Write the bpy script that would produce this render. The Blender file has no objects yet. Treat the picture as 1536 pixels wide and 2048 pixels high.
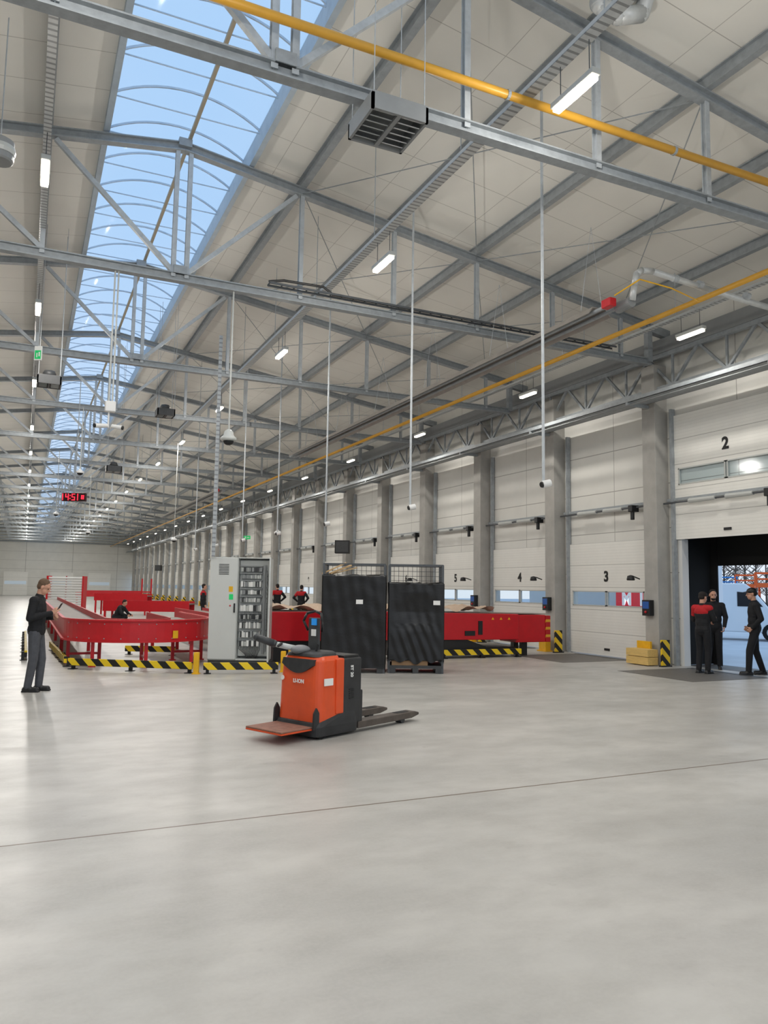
import bpy, math, random, bmesh
from mathutils import Vector, Matrix
random.seed(7)
S=bpy.context.scene; COL=S.collection
PI=math.pi
S.view_settings.view_transform='Standard'
# ------------------------------------------------ camera
F_PX=1538.0; CH=1.735; YAW=math.radians(24.9); PITCH=math.radians(5.64); ROLL=math.radians(.86)
sy,cy=math.sin(YAW),math.cos(YAW)
Fw=Vector((sy*math.cos(PITCH),cy*math.cos(PITCH),math.sin(PITCH)))
R0=Vector((cy,-sy,0)); U0=R0.cross(Fw)
Rr=R0*math.cos(ROLL)+U0*math.sin(ROLL); Ur=U0*math.cos(ROLL)-R0*math.sin(ROLL)
cam=bpy.data.cameras.new('camera'); co=bpy.data.objects.new('camera',cam); COL.objects.link(co)
cam.sensor_fit='VERTICAL'; cam.sensor_height=36; cam.lens=36*F_PX/2048; cam.clip_end=600
M=Matrix((Rr,Ur,-Fw)).transposed().to_4x4(); M.translation=Vector((0,0,CH)); co.matrix_world=M
S.camera=co
def ray(px,py): return Fw*F_PX+Rr*(px-768)+Ur*(1024-py)
def gz(px,py,z=0.0):
    d=ray(px,py); t=(z-CH)/d.z; return Vector((d.x*t,d.y*t,z))
def gx(px,py,x):
    d=ray(px,py); t=x/d.x; return Vector((x,d.y*t,CH+d.z*t))
def gy(px,py,y):
    d=ray(px,py); t=y/d.y; return Vector((d.x*t,y,CH+d.z*t))
def gd(px,py,D):
    d=ray(px,py); h=d.x*sy+d.y*cy; t=D/h; return Vector((d.x*t,d.y*t,CH+d.z*t))
# ------------------------------------------------ materials
def lin(c): return tuple(((v/255)/12.92 if v/255<=.04045 else ((v/255+.055)/1.055)**2.4) for v in c)+(1,)
def mat(name,rgb,rough=.5,metal=0,noise=0,ns=4,lines=(),bump=0,emit=0,coat=0,stretch=(1,1,1)):
    m=bpy.data.materials.new(name); m.use_nodes=True; nt=m.node_tree; N=nt.nodes; Lk=nt.links
    b=N['Principled BSDF']; c=lin(rgb)
    b.inputs['Base Color'].default_value=c; b.inputs['Roughness'].default_value=rough; b.inputs['Metallic'].default_value=metal
    if coat: b.inputs['Coat Weight'].default_value=coat
    if emit:
        b.inputs['Emission Color'].default_value=c; b.inputs['Emission Strength'].default_value=emit
    src=None; tc=None
    if noise or lines or bump:
        tc=N.new('ShaderNodeTexCoord'); mp=N.new('ShaderNodeMapping'); mp.inputs['Scale'].default_value=stretch
        Lk.new(tc.outputs['Object'],mp.inputs[0])
    if noise or bump:
        n=N.new('ShaderNodeTexNoise'); n.inputs['Scale'].default_value=ns; n.inputs['Detail'].default_value=6; n.inputs['Roughness'].default_value=.6
        Lk.new(mp.outputs[0],n.inputs['Vector'])
    if noise:
        r=N.new('ShaderNodeMapRange'); r.inputs[1].default_value=.3; r.inputs[2].default_value=.7
        Lk.new(n.outputs[0],r.inputs[0])
        x=N.new('ShaderNodeMix'); x.data_type='RGBA'; x.inputs[6].default_value=tuple(v*(1-noise) for v in c[:3])+(1,); x.inputs[7].default_value=tuple(min(1,v*(1+noise)) for v in c[:3])+(1,)
        Lk.new(r.outputs[0],x.inputs[0]); src=x.outputs[2]
    for (ax,per,w,dk) in lines:
        d=N.new('ShaderNodeVectorMath'); d.operation='DOT_PRODUCT'; d.inputs[1].default_value=tuple(a/per for a in ax); Lk.new(tc.outputs['Object'],d.inputs[0])
        fr=N.new('ShaderNodeMath'); fr.operation='FRACT'; Lk.new(d.outputs['Value'],fr.inputs[0])
        lt=N.new('ShaderNodeMath'); lt.operation='LESS_THAN'; lt.inputs[1].default_value=w/per; Lk.new(fr.outputs[0],lt.inputs[0])
        x=N.new('ShaderNodeMix'); x.data_type='RGBA'; Lk.new(lt.outputs[0],x.inputs[0])
        if src: Lk.new(src,x.inputs[6])
        else: x.inputs[6].default_value=c
        x.inputs[7].default_value=lin(dk); src=x.outputs[2]
    if src: Lk.new(src,b.inputs['Base Color'])
    if bump:
        bp=N.new('ShaderNodeBump'); bp.inputs['Strength'].default_value=bump; bp.inputs['Distance'].default_value=.03
        Lk.new(n.outputs[0],bp.inputs['Height']); Lk.new(bp.outputs[0],b.inputs['Normal'])
    return m
def glass(name,tint,gl=.08,diff=0):
    m=bpy.data.materials.new(name); m.use_nodes=True; nt=m.node_tree; N=nt.nodes; Lk=nt.links
    N.remove(N['Principled BSDF']); o=N['Material Output']
    t=N.new('ShaderNodeBsdfTransparent'); t.inputs[0].default_value=tint
    g=N.new('ShaderNodeBsdfGlossy'); g.inputs['Roughness'].default_value=.08
    x=N.new('ShaderNodeMixShader'); x.inputs[0].default_value=gl; Lk.new(t.outputs[0],x.inputs[1]); Lk.new(g.outputs[0],x.inputs[2])
    out=x
    if diff:
        d=N.new('ShaderNodeBsdfTranslucent'); d.inputs[0].default_value=(.88,.95,1,1)
        y=N.new('ShaderNodeMixShader'); y.inputs[0].default_value=diff; Lk.new(x.outputs[0],y.inputs[1]); Lk.new(d.outputs[0],y.inputs[2]); out=y
    Lk.new(out.outputs[0],o.inputs[0]); return m
STEEL=mat('galvanised_steel',(182,188,192),.5,.08,.12,9)
STEELD=mat('weathered_steel',(156,162,166),.5,.08,.14,9)
STEELL=mat('bright_steel',(205,208,208),.4,.25,.08,9)
PERF=mat('perforated_steel',(205,208,208),.4,.25,.08,9,lines=(((0,1,0),.1,.035,(150,152,153)),))
DKST=mat('dark_steel',(82,86,90),.5,.2,.15,9)
ROOF=mat('roof_panel',(236,234,227),.6,0,.03,.6,lines=(((0,1,0),1.0,.014,(190,187,180)),((1,0,0),2.02,.012,(194,191,184))))
CONC=mat('column_concrete',(172,170,165),.8,0,.12,2.2,bump=.12)
WALLM=mat('wall_panel',(222,221,215),.55,0,.03,1.5,lines=(((0,0,1),1.1,.02,(158,156,150)),((0,1,0),4.0,.02,(168,166,160))))
WALLF=mat('far_wall_panel',(216,215,208),.6,0,.05,1,lines=(((0,0,1),1.2,.03,(170,168,162)),((1,0,0),6.0,.05,(155,153,147))))
DOORM=mat('door_panel',(234,233,227),.45,0,.03,2,lines=(((0,0,1),.61,.014,(138,136,130)),((0,0,1),.0763,.006,(217,216,210))))
WHITE=mat('white_paint',(222,222,220),.4)
GREYP=mat('light_grey_paint',(188,191,188),.4,0,.02,3)
CABW=mat('cabinet_paint',(208,211,208),.4,0,.02,3)
GREYM=mat('mid_grey_paint',(138,141,142),.45,0,.05,5)
BLACK=mat('black_plastic',(24,25,27),.45)
DKGREY=mat('dark_grey_plastic',(58,60,62),.5,0,.15,8)
RED=mat('red_paint',(198,22,34),.4,0,.06,5)
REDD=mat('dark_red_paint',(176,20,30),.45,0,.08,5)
YEL=mat('safety_yellow',(235,180,25),.5,0,.08,6)
YPIPE=mat('yellow_gas_pipe',(214,160,54),.4,0,.05,5)
HAZ=mat('hazard_stripes',(240,205,30),.5,0,0,1,lines=(((1,0,1),.36,.18,(18,18,18)),))
HAZB=mat('hazard_stripes_small',(240,200,30),.5,0,0,1,lines=(((1,1,1),.3,.15,(18,18,18)),))
HAZR=mat('red_yellow_stripes',(225,165,40),.5,0,0,1,lines=(((0,1,1),.2,.13,(185,18,26)),))
ORANGE=mat('orange_cover',(222,82,36),.35,0,.06,5)
FILM=mat('black_stretch_film',(9,9,11),.36,0,0,9,bump=.1,stretch=(1,1,2))
WOOD=mat('raw_wood',(190,160,118),.7,0,.18,5,stretch=(1,6,6))
YWOOD=mat('yellow_wood',(218,184,112),.7,0,.12,5,stretch=(6,1,6))
CARD=mat('brown_cardboard',(160,128,95),.8,0,.1,4)
TARP=mat('brown_cover_sheet',(196,172,150),.75,0,.15,3,bump=.6)
BELT=mat('grey_belt',(138,128,120),.6,0,.1,3)
LIT=mat('lamp_diffuser',(255,244,224),.5,emit=9)
REDLED=mat('red_led',(255,40,60),.5,emit=2.5)
GRN=mat('green_sign',(20,150,80),.5,emit=.8)
BLUE=mat('blue_panel',(30,80,150),.4,emit=.15)
BLUES=mat('blue_screen',(30,120,190),.4,emit=.5)
PAPER=mat('white_paper',(235,235,232),.7)
INK=mat('black_ink',(20,20,20),.6)
RUBBER=mat('black_rubber',(20,20,20),.85)
HOOD=mat('heater_reflector',(160,154,148),.4,.2,.12,4)
SKYG=glass('skylight_sheet',(.95,.975,1,1),.03,.45)
PANE=glass('window_pane',(.92,.96,.98,1),.06)
LEVEL=mat('dock_leveler_steel',(120,116,111),.55,.3,.15,12,lines=(((1,0,0),.06,.01,(88,84,80)),))
SKIN=mat('skin',(205,155,130),.55,0,.05,10)
HAIRB=mat('brown_hair',(100,78,60),.8,0,.2,40)
HAIRD=mat('dark_hair',(32,26,24),.8,0,.2,40)
JBLK=mat('black_cloth',(24,25,29),.85,0,.2,12,bump=.3)
JGRY=mat('charcoal_cloth',(78,80,86),.85,0,.15,12,bump=.3)
JRED=mat('red_cloth',(185,26,34),.8,0,.12,12,bump=.3)
VANW=mat('van_white',(238,242,246),.25,0,coat=.4)
VGLS=mat('van_glass',(28,34,42),.12)
ORL=mat('orange_lift_paint',(240,104,40),.45); BLL=mat('blue_lift_paint',(30,130,205),.45)
BARK=mat('bark',(92,80,70),.9,0,.2,10)
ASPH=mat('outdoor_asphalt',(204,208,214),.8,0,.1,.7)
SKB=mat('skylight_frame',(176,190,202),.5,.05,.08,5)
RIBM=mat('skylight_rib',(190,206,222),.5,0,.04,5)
# floor
FL=mat('polished_concrete',(176,172,166),.4,0,.0,1)
nt=FL.node_tree;N=nt.nodes;Lk=nt.links;b=N['Principled BSDF']
tc=N.new('ShaderNodeTexCoord')
def nz(s,d,lo,hi,mpS=(1,1,1),rg=.55):
    mp=N.new('ShaderNodeMapping'); mp.inputs['Scale'].default_value=mpS; Lk.new(tc.outputs['Object'],mp.inputs[0])
    n=N.new('ShaderNodeTexNoise'); n.inputs['Scale'].default_value=s; n.inputs['Detail'].default_value=d; n.inputs['Roughness'].default_value=rg
    Lk.new(mp.outputs[0],n.inputs['Vector'])
    r=N.new('ShaderNodeMapRange'); r.interpolation_type='SMOOTHSTEP'; r.inputs[1].default_value=lo; r.inputs[2].default_value=hi; Lk.new(n.outputs[0],r.inputs[0]); return r.outputs[0]
a1=nz(.5,4,.28,.72,(1,1.8,1)); a2=nz(1.7,6,.3,.78,(1,1.6,1),.6); a3=nz(5,4,.66,.82); a4=nz(40,3,.3,.7)
def mixc(f,A,B,fac=None):
    x=N.new('ShaderNodeMix'); x.data_type='RGBA'
    if fac is not None:
        mm=N.new('ShaderNodeMath'); mm.operation='MULTIPLY'; mm.inputs[1].default_value=fac; Lk.new(f,mm.inputs[0]); f=mm.outputs[0]
    Lk.new(f,x.inputs[0])
    for i,v in ((6,A),(7,B)):
        if isinstance(v,tuple): x.inputs[i].default_value=v
        else: Lk.new(v,x.inputs[i])
    return x.outputs[2]
c1=mixc(a1,lin((170,168,163)),lin((196,193,187)))
c2=mixc(a2,c1,lin((150,146,140)),.5)
c3=mixc(a3,c2,lin((122,117,110)),.5)
c3=mixc(a4,c3,lin((200,197,191)),.14)
sp=N.new('ShaderNodeSeparateXYZ'); Lk.new(tc.outputs['Object'],sp.inputs[0])
ad=N.new('ShaderNodeMath'); ad.operation='ADD'; ad.inputs[1].default_value=30-5.83+.01; Lk.new(sp.outputs[1],ad.inputs[0])
dv=N.new('ShaderNodeMath'); dv.operation='DIVIDE'; dv.inputs[1].default_value=30; Lk.new(ad.outputs[0],dv.inputs[0])
fr=N.new('ShaderNodeMath'); fr.operation='FRACT'; Lk.new(dv.outputs[0],fr.inputs[0])
lt=N.new('ShaderNodeMath'); lt.operation='LESS_THAN'; lt.inputs[1].default_value=.02/30; Lk.new(fr.outputs[0],lt.inputs[0])
c4=mixc(lt.outputs[0],c3,lin((100,84,68)))
Lk.new(c4,b.inputs['Base Color'])
b.inputs['Specular IOR Level'].default_value=.4
rr=N.new('ShaderNodeMapRange'); rr.inputs[3].default_value=.36; rr.inputs[4].default_value=.44; Lk.new(a2,rr.inputs[0]); Lk.new(rr.outputs[0],b.inputs['Roughness'])
# ------------------------------------------------ mesh helpers
class MB:
    def __init__(s): s.v=[]; s.f=[]
    def add(s,vs,fs):
        n=len(s.v); s.v+= [tuple(v) for v in vs]; s.f+=[tuple(i+n for i in f) for f in fs]; return s
    def box(s,x0,x1,y0,y1,z0,z1):
        return s.add([(x0,y0,z0),(x1,y0,z0),(x1,y1,z0),(x0,y1,z0),(x0,y0,z1),(x1,y0,z1),(x1,y1,z1),(x0,y1,z1)],
            [(0,3,2,1),(4,5,6,7),(0,1,5,4),(1,2,6,5),(2,3,7,6),(3,0,4,7)])
    def frame(s,p,q,up=(0,0,1)):
        p=Vector(p);q=Vector(q);d=(q-p).normalized();u=Vector(up)
        if abs(d.dot(u))>.98: u=Vector((0,1,0))
        r=d.cross(u).normalized();u=r.cross(d).normalized();return p,q,d,r,u
    def bar(s,p,q,w,h,up=(0,0,1),ou=0,orr=0):
        p,q,d,r,u=s.frame(p,q,up); c=[(-w/2+orr,-h/2+ou),(w/2+orr,-h/2+ou),(w/2+orr,h/2+ou),(-w/2+orr,h/2+ou)]
        vs=[p+r*a+u*b for a,b in c]+[q+r*a+u*b for a,b in c]
        return s.add(vs,[(0,1,2,3),(7,6,5,4),(0,4,5,1),(1,5,6,2),(2,6,7,3),(3,7,4,0)])
    def ibar(s,p,q,w,h,t=.015,up=(0,0,1)):
        s.bar(p,q,w,t,up,ou=h/2); s.bar(p,q,w,t,up,ou=-h/2); return s.bar(p,q,t,h,up)
    def tube(s,p,q,r0,r1=None,n=10):
        if r1 is None:r1=r0
        p,q,d,r,u=s.frame(p,q); vs=[]
        for c,R in ((p,r0),(q,r1)):
            for i in range(n):
                a=2*PI*i/n; vs.append(c+r*math.cos(a)*R+u*math.sin(a)*R)
        fs=[(i,(i+1)%n,n+(i+1)%n,n+i) for i in range(n)]+[tuple(range(n-1,-1,-1)),tuple(range(n,2*n))]
        return s.add(vs,fs)
    def sph(s,c,r,n=12,m=8,rot=None):
        if not hasattr(r,'__len__'): r=(r,r,r)
        c=Vector(c); vs=[];fs=[]
        for j in range(1,m):
            t=PI*j/m
            for i in range(n):
                a=2*PI*i/n; v=Vector((r[0]*math.sin(t)*math.cos(a),r[1]*math.sin(t)*math.sin(a),r[2]*math.cos(t)))
                if rot: v=rot@v
                vs.append(c+v)
        t=Vector((0,0,r[2]));
        if rot:t=rot@t
        vs.append(c+t);vs.append(c-t);T=len(vs)-2;B=T+1
        for j in range(m-2):
            for i in range(n): fs.append((j*n+i,(j+1)*n+i,(j+1)*n+(i+1)%n,j*n+(i+1)%n))
        for i in range(n): fs.append((T,i,(i+1)%n)); fs.append((B,(m-2)*n+(i+1)%n,(m-2)*n+i))
        return s.add(vs,fs)
    def cap(s,p,q,r0,r1,n=12): s.tube(p,q,r0,r1,n); s.sph(p,r0,n); return s.sph(q,r1,n)
    def path(s,pts,r,n=10):
        for a,b in zip(pts,pts[1:]): s.tube(a,b,r,None,n)
        for a in pts[1:-1]: s.sph(a,r*1.01,n,6)
        return s
    def prism(s,poly,fn,a,b):
        n=len(poly); vs=[fn(u,v,a) for u,v in poly]+[fn(u,v,b) for u,v in poly]
        return s.add(vs,[tuple(range(n-1,-1,-1)),tuple(range(n,2*n))]+[(i,(i+1)%n,n+(i+1)%n,n+i) for i in range(n)])
    def lathe(s,prof,c=(0,0,0),n=20):
        vs=[];fs=[]
        for (r,z) in prof:
            for i in range(n):
                a=2*PI*i/n; vs.append((c[0]+r*math.cos(a),c[1]+r*math.sin(a),c[2]+z))
        for j in range(len(prof)-1):
            for i in range(n): fs.append((j*n+i,j*n+(i+1)%n,(j+1)*n+(i+1)%n,(j+1)*n+i))
        fs.append(tuple(range(n-1,-1,-1))); k=(len(prof)-1)*n; fs.append(tuple(range(k,k+n)))
        return s.add(vs,fs)
    def wall(s,pts,z0,z1,t=.03):
        L=[];n=len(pts)
        for i,p in enumerate(pts):
            a=Vector(pts[max(i-1,0)]);c=Vector(pts[min(i+1,n-1)]);d=(c-a).normalized();nn=Vector((-d.y,d.x))*t/2
            p=Vector(p); L.append((p+nn,p-nn))
        vs=[]
        for A,B in L: vs+=[(A.x,A.y,z0),(B.x,B.y,z0),(B.x,B.y,z1),(A.x,A.y,z1)]
        fs=[(3,2,1,0),tuple((n-1)*4+i for i in range(4))]
        for i in range(n-1):
            for k in range(4): fs.append((i*4+k,i*4+(k+1)%4,(i+1)*4+(k+1)%4,(i+1)*4+k))
        return s.add(vs,fs)
    def build(s,name,m,parent=None,bevel=0,smooth=False,loc=None):
        me=bpy.data.meshes.new(name); me.from_pydata(s.v,[],s.f); me.materials.append(m)
        bm=bmesh.new(); bm.from_mesh(me); bmesh.ops.recalc_face_normals(bm,faces=bm.faces); bm.to_mesh(me); bm.free()
        if smooth: me.polygons.foreach_set('use_smooth',[True]*len(me.polygons))
        o=bpy.data.objects.new(name,me); COL.objects.link(o)
        if parent: o.parent=parent
        if loc is not None: o.location=loc
        if bevel:
            md=o.modifiers.new('b','BEVEL'); md.width=bevel; md.segments=3; md.limit_method='ANGLE'
        return o
def bake(o,smooth=True):
    dg=bpy.context.evaluated_depsgraph_get(); me=bpy.data.meshes.new_from_object(o.evaluated_get(dg)); me.name=o.name
    if o.type=='FONT':
        n=bpy.data.objects.new(o.name,me); COL.objects.link(n); bpy.data.objects.remove(o); return n
    o.modifiers.clear(); o.data=me
    if smooth: me.polygons.foreach_set('use_smooth',[True]*len(me.polygons))
    return o
TC={}
def text(body,size,m,name,parent,loc,rot=(PI/2,0,0),bold=0):
    k=(body,size,m.name,bold)
    if k not in TC:
        c=bpy.data.curves.new('t','FONT'); c.body=body; c.size=size; c.extrude=.002; c.offset=bold; c.align_x='CENTER'; c.align_y='CENTER'
        o=bpy.data.objects.new(name,c); COL.objects.link(o); o=bake(o); me=o.data; me.materials.clear(); me.materials.append(m); TC[k]=me
        bpy.data.objects.remove(o)
    o=bpy.data.objects.new(name,TC[k]); COL.objects.link(o); o.parent=parent; o.location=loc; o.rotation_euler=rot; return o
def tag(o,label=None,cat=None,group=None,kind=None):
    if label:o['label']=label
    if cat:o['category']=cat
    if group:o['group']=group
    if kind:o['kind']=kind
    return o
def empty(name,loc,rz=0,label=None,cat=None,group=None,kind=None):
    o=bpy.data.objects.new(name,None); COL.objects.link(o); o.location=loc; o.rotation_euler=(0,0,rz); o.empty_display_size=.1
    return tag(o,label,cat,group,kind)
def dup(o,loc=None,rz=None,label=None,group=None,parent=None):
    c=o.copy(); COL.objects.link(c); c.parent=parent
    if loc is not None:c.location=loc
    if rz is not None:c.rotation_euler=(0,0,rz)
    if label:c['label']=label
    if group:c['group']=group
    for ch in o.children: dup(ch,parent=c)
    return c
def reps(o,locs):
    o.location=locs[0]
    for l in locs[1:]:
        c=o.copy(); COL.objects.link(c); c.location=l
def rods(parent,locs,h,r=.008,m=None,name='hanger_rod'): reps(MB().tube((0,0,0),(0,0,h),r,None,5).build(name,m or STEEL,parent),locs)
def st(o): return tag(o,kind='structure')
# ------------------------------------------------ people
DEF=dict(pelvis=(0,0,.95),chest=(0,.0,1.29),neck=(0,-.01,1.5),head=(0,.035,1.665),hp=0,hy=0,
 sr=(.18,-.01,1.43),sl=(-.18,-.01,1.43),er=(.25,-.03,1.15),el=(-.25,-.03,1.15),wr=(.26,.06,.91),wl=(-.26,.06,.91),
 hr=(.09,0,.92),hl=(-.09,0,.92),kr=(.1,.03,.5),kl=(-.1,.03,.5),ar=(.11,-.02,.09),al=(-.11,-.02,.09),
 fr=(.02,1,0),fl=(-.02,1,0),dr=None,dl=None,curl=35)
def person(label,loc,heading,H,pose,top,bottom,hair,vox=.008,group=None,cap=None,topmask=None,shoulder=None,beard=False):
    P=dict(DEF);P.update(pose)
    root=empty('person',loc,heading-PI/2,label,'person',group); k=H/1.8; root.scale=(k,k,k)
    V={a:Vector(b) for a,b in P.items() if isinstance(b,tuple)}
    def fin(mb,name,m,v=None,it=3):
        o=mb.build(name,m); md=o.modifiers.new('r','REMESH'); md.mode='VOXEL'; md.voxel_size=v or vox
        sm=o.modifiers.new('s','SMOOTH'); sm.factor=.5; sm.iterations=it
        o=bake(o); o.data.materials.clear(); o.data.materials.append(m); o.parent=root; return o
    B=MB(); hm=Matrix.Rotation(math.radians(P['hy']),3,'Z')@Matrix.Rotation(math.radians(P['hp']),3,'X')
    h=V['head']; hd=lambda v:h+hm@Vector(v)
    B.sph(hd((0,-.01,.03)),(.075,.094,.09),16,12,hm); B.sph(hd((0,.025,-.045)),(.058,.068,.072),14,10,hm)
    B.sph(hd((0,.05,-.085)),(.033,.032,.026),10,8,hm)
    B.cap(hd((0,.088,.015)),hd((0,.108,-.022)),.009,.014,8); B.cap(hd((-.03,.078,.035)),hd((.03,.078,.035)),.013,.013,8)
    B.cap(hd((-.018,.086,-.056)),hd((.018,.086,-.056)),.009,.009,8)
    for s in (-1,1): B.sph(hd((s*.076,-.005,-.005)),(.012,.02,.032),8,6,hm)
    B.cap(V['neck']+Vector((0,0,-.05)),hd((0,-.02,-.05)),.058,.052)
    B.sph(V['chest'],(.16,.1,.2)); B.sph(V['chest']*.5+V['pelvis']*.5,(.14,.095,.2)); B.sph(V['pelvis'],(.15,.1,.11)); B.cap(V['sr'],V['sl'],.055,.055)
    for s in 'rl':
        sh,e,w,hp,kn,an=V['s'+s],V['e'+s],V['w'+s],V['h'+s],V['k'+s],V['a'+s]
        B.cap(sh,e,.048,.038); B.cap(e,w,.038,.027); B.cap(hp,kn,.08,.055); B.cap(kn,an,.052,.038)
        ft=V['f'+s].normalized(); B.cap(an+Vector((0,0,-.04)),an+ft*.15+Vector((0,0,-.05)),.036,.03)
        d=(P['d'+s] and Vector(P['d'+s]).normalized()) or (w-e).normalized()
        inw=Vector((-1 if s=='r' else 1,0,0)); n=(inw-d*inw.dot(d)).normalized() if abs(inw.dot(d))<.9 else Vector((0,0,-1))
        t=n.cross(d).normalized();
        if t.y<0 and abs(t.y)>.2: t=-t
        for i,(o_,ln) in enumerate(((.03,.068),(.01,.076),(-.01,.071),(-.029,.056))):
            kn_=w+d*.088+t*o_; B.cap(w+d*.01+t*o_*.6,kn_,.015,.0125,8)
            a=math.radians(P['curl']*(1+.12*i)); m1=kn_+(d*math.cos(a)+n*math.sin(a))*ln*.52; B.cap(kn_,m1,.0098,.0088,8)
            a*=2.1; B.cap(m1,m1+(d*math.cos(a)+n*math.sin(a))*ln*.5,.0088,.0074,8)
        tb=w+d*.025+t*.03; tm=tb+(d*.6+t*.75+n*.3).normalized()*.036; B.cap(tb,tm,.0135,.0115,8); B.cap(tm,tm+(d*.9+n*.45+t*.1).normalized()*.034,.0115,.009,8)
    fin(B,'body',SKIN)
    for s in (-1,1): MB().sph(hd((s*.03,.083,.008)),(.0125,.008,.008),8,6).build('eye',INK,root,smooth=True)
    T=MB(); T.sph(V['pelvis']+Vector((0,0,-.02)),(.165,.118,.13))
    for s in 'rl':
        T.cap(V['h'+s],V['k'+s],.095,.073); T.cap(V['k'+s],V['a'+s],.072,.06)
    fin(T,'trousers',bottom)
    for s in 'rl':
        an=V['a'+s]; ft=V['f'+s].normalized(); X=MB(); z=Vector((0,0,-.05))
        X.cap(an+z-ft*.04,an+z+ft*.14,.046,.042); X.cap(an+z*.1,an+z+ft*.04,.052,.048)
        X.bar(an+Vector((0,0,-.078))-ft*.085,an+Vector((0,0,-.078))+ft*.185,.085,.022)
        fin(X,'shoe',BLACK)
    J=MB(); J.sph(V['chest'],(.19,.128,.235)); J.sph((V['chest']+V['pelvis'])/2,(.175,.128,.22)); J.sph(V['pelvis']+Vector((0,0,.02)),(.182,.136,.15)); J.cap(V['sr'],V['sl'],.075,.075)
    J.cap(V['neck']+Vector((0,0,-.06)),V['neck']+Vector((0,.005,-.0)),.085,.068)
    for s in 'rl': J.cap(V['s'+s],V['e'+s],.07,.058); J.cap(V['e'+s],V['w'+s]-(V['w'+s]-V['e'+s]).normalized()*.02,.056,.042)
    fin(J,'jacket',top)
    if shoulder:
        K=MB(); K.sph(V['chest']+Vector((0,0,.07)),(.194,.136,.15)); K.cap(V['sr'],V['sl'],.08,.08); K.cap(V['neck']+Vector((0,0,-.06)),V['neck']+Vector((0,.005,-.015)),.088,.07)
        K.cap(V['sl'],V['sl'].lerp(V['el'],.55),.077,.068); fin(K,'shoulder_panel',shoulder)
    if beard:
        K=MB(); K.sph(hd((0,.035,-.075)),(.056,.06,.046),12,8,hm); fin(K,'beard',hair)
    Hh=MB()
    if cap:
        Hh.sph(hd((0,-.012,.062)),(.088,.106,.075),14,10,hm); Hh.sph(hd((0,.1,.05)),(.062,.07,.012),12,8,hm); fin(Hh,'cap',cap)
        Hh=MB(); Hh.sph(hd((0,-.045,.01)),(.078,.068,.065),14,10,hm); fin(Hh,'hair',hair)
    else:
        Hh.sph(hd((0,-.027,.05)),(.081,.095,.088),14,10,hm); Hh.sph(hd((0,-.05,.0)),(.076,.062,.07),14,10,hm); fin(Hh,'hair',hair)
    return root
Ldir=-YAW
p=gz(66,1383)
man=person('man in black jacket and grey trousers looking down at a phone',p,Ldir+.12,1.82,
  dict(hp=-28,head=(0,.075,1.645),neck=(0,.01,1.5),er=(.24,-.04,1.16),el=(-.23,.0,1.16),wr=(.07,.24,1.24),wl=(-.1,.22,1.16),dr=(-.05,.75,.6),dl=(.5,.8,.3),curl=40,
   ar=(.09,-.06,.09),al=(-.09,.05,.09),kr=(.09,0,.5),kl=(-.09,.07,.5)),JBLK,JGRY,HAIRB,vox=.007)
ph=empty('mobile_phone',(0,0,0),0,'black mobile phone held up in front of the bowed man','phone')
c_,s_=math.cos(Ldir+.12-PI/2),math.sin(Ldir+.12-PI/2); lx,ly=.035,.345
ph.location=(p.x+c_*lx-s_*ly,p.y+s_*lx+c_*ly,1.345); ph.rotation_euler=(-.5,0,Ldir+.12-PI/2)
MB().box(-.037,.037,-.005,.005,-.075,.075).build('case',BLACK,ph,bevel=.003); MB().box(-.033,.033,-.0065,-.005,-.068,.068).build('screen',PAPER,ph)
person('person in black jacket with red shoulders seen from behind at the open dock door',gz(1408,1347),Ldir+.6,1.76,
  dict(hp=-8,hy=-10,er=(.25,.06,1.17),el=(-.25,.05,1.17),wr=(.12,.24,1.12),wl=(-.14,.22,1.1)),JBLK,JBLK,HAIRD,cap=HAIRD,shoulder=JRED)
person('bearded person in black jacket facing the hall between two others at the open door',gz(1430,1338),Ldir-2.0,1.82,
  dict(hp=-5,hy=15,er=(.24,.05,1.17),el=(-.25,0,1.17),wr=(.06,.25,1.17),wl=(-.22,.1,.95),ar=(.15,.08,.09)),JBLK,JBLK,HAIRD,beard=True)
person('person in black with dark cap, hand in pocket, standing at right edge of open door',gz(1512,1350),Ldir+PI-.25,1.86,
  dict(hp=-6,er=(.25,-.09,1.16),el=(-.26,-.08,1.16),wr=(.19,.08,.98),wl=(-.19,.09,.97),ar=(.13,-.16,.09),al=(-.13,.16,.09),kr=(.12,-.03,.5),kl=(-.12,.13,.5)),JBLK,JBLK,HAIRD,cap=BLACK)
def at(px,D): q=gd(px,1180,D); return (q.x,q.y,0)
person('distant worker in dark clothes with hands on hips, left of the two by the doors',at(555,36),Ldir+PI/2+.6,1.86,dict(er=(.37,-.05,1.2),el=(-.37,-.05,1.2),wr=(.2,.03,1.02),wl=(-.2,.03,1.02)),JBLK,JBLK,HAIRD,.016,shoulder=JRED)
person('distant worker in red and black overalls, right of the two by the doors',at(603,36),Ldir+PI/2-.3,1.82,dict(er=(.36,-.05,1.2),el=(-.36,-.05,1.2),wr=(.2,.05,1.03),wl=(-.2,.05,1.03),ar=(.2,-.05,.09),al=(-.2,.1,.09)),JBLK,JBLK,HAIRD,.016,shoulder=JRED)
person('distant worker in red and black jacket half hidden behind the electrical cabinet',at(407,33),Ldir+.3,1.8,dict(),JBLK,JBLK,HAIRD,.016,shoulder=JRED)
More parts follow.
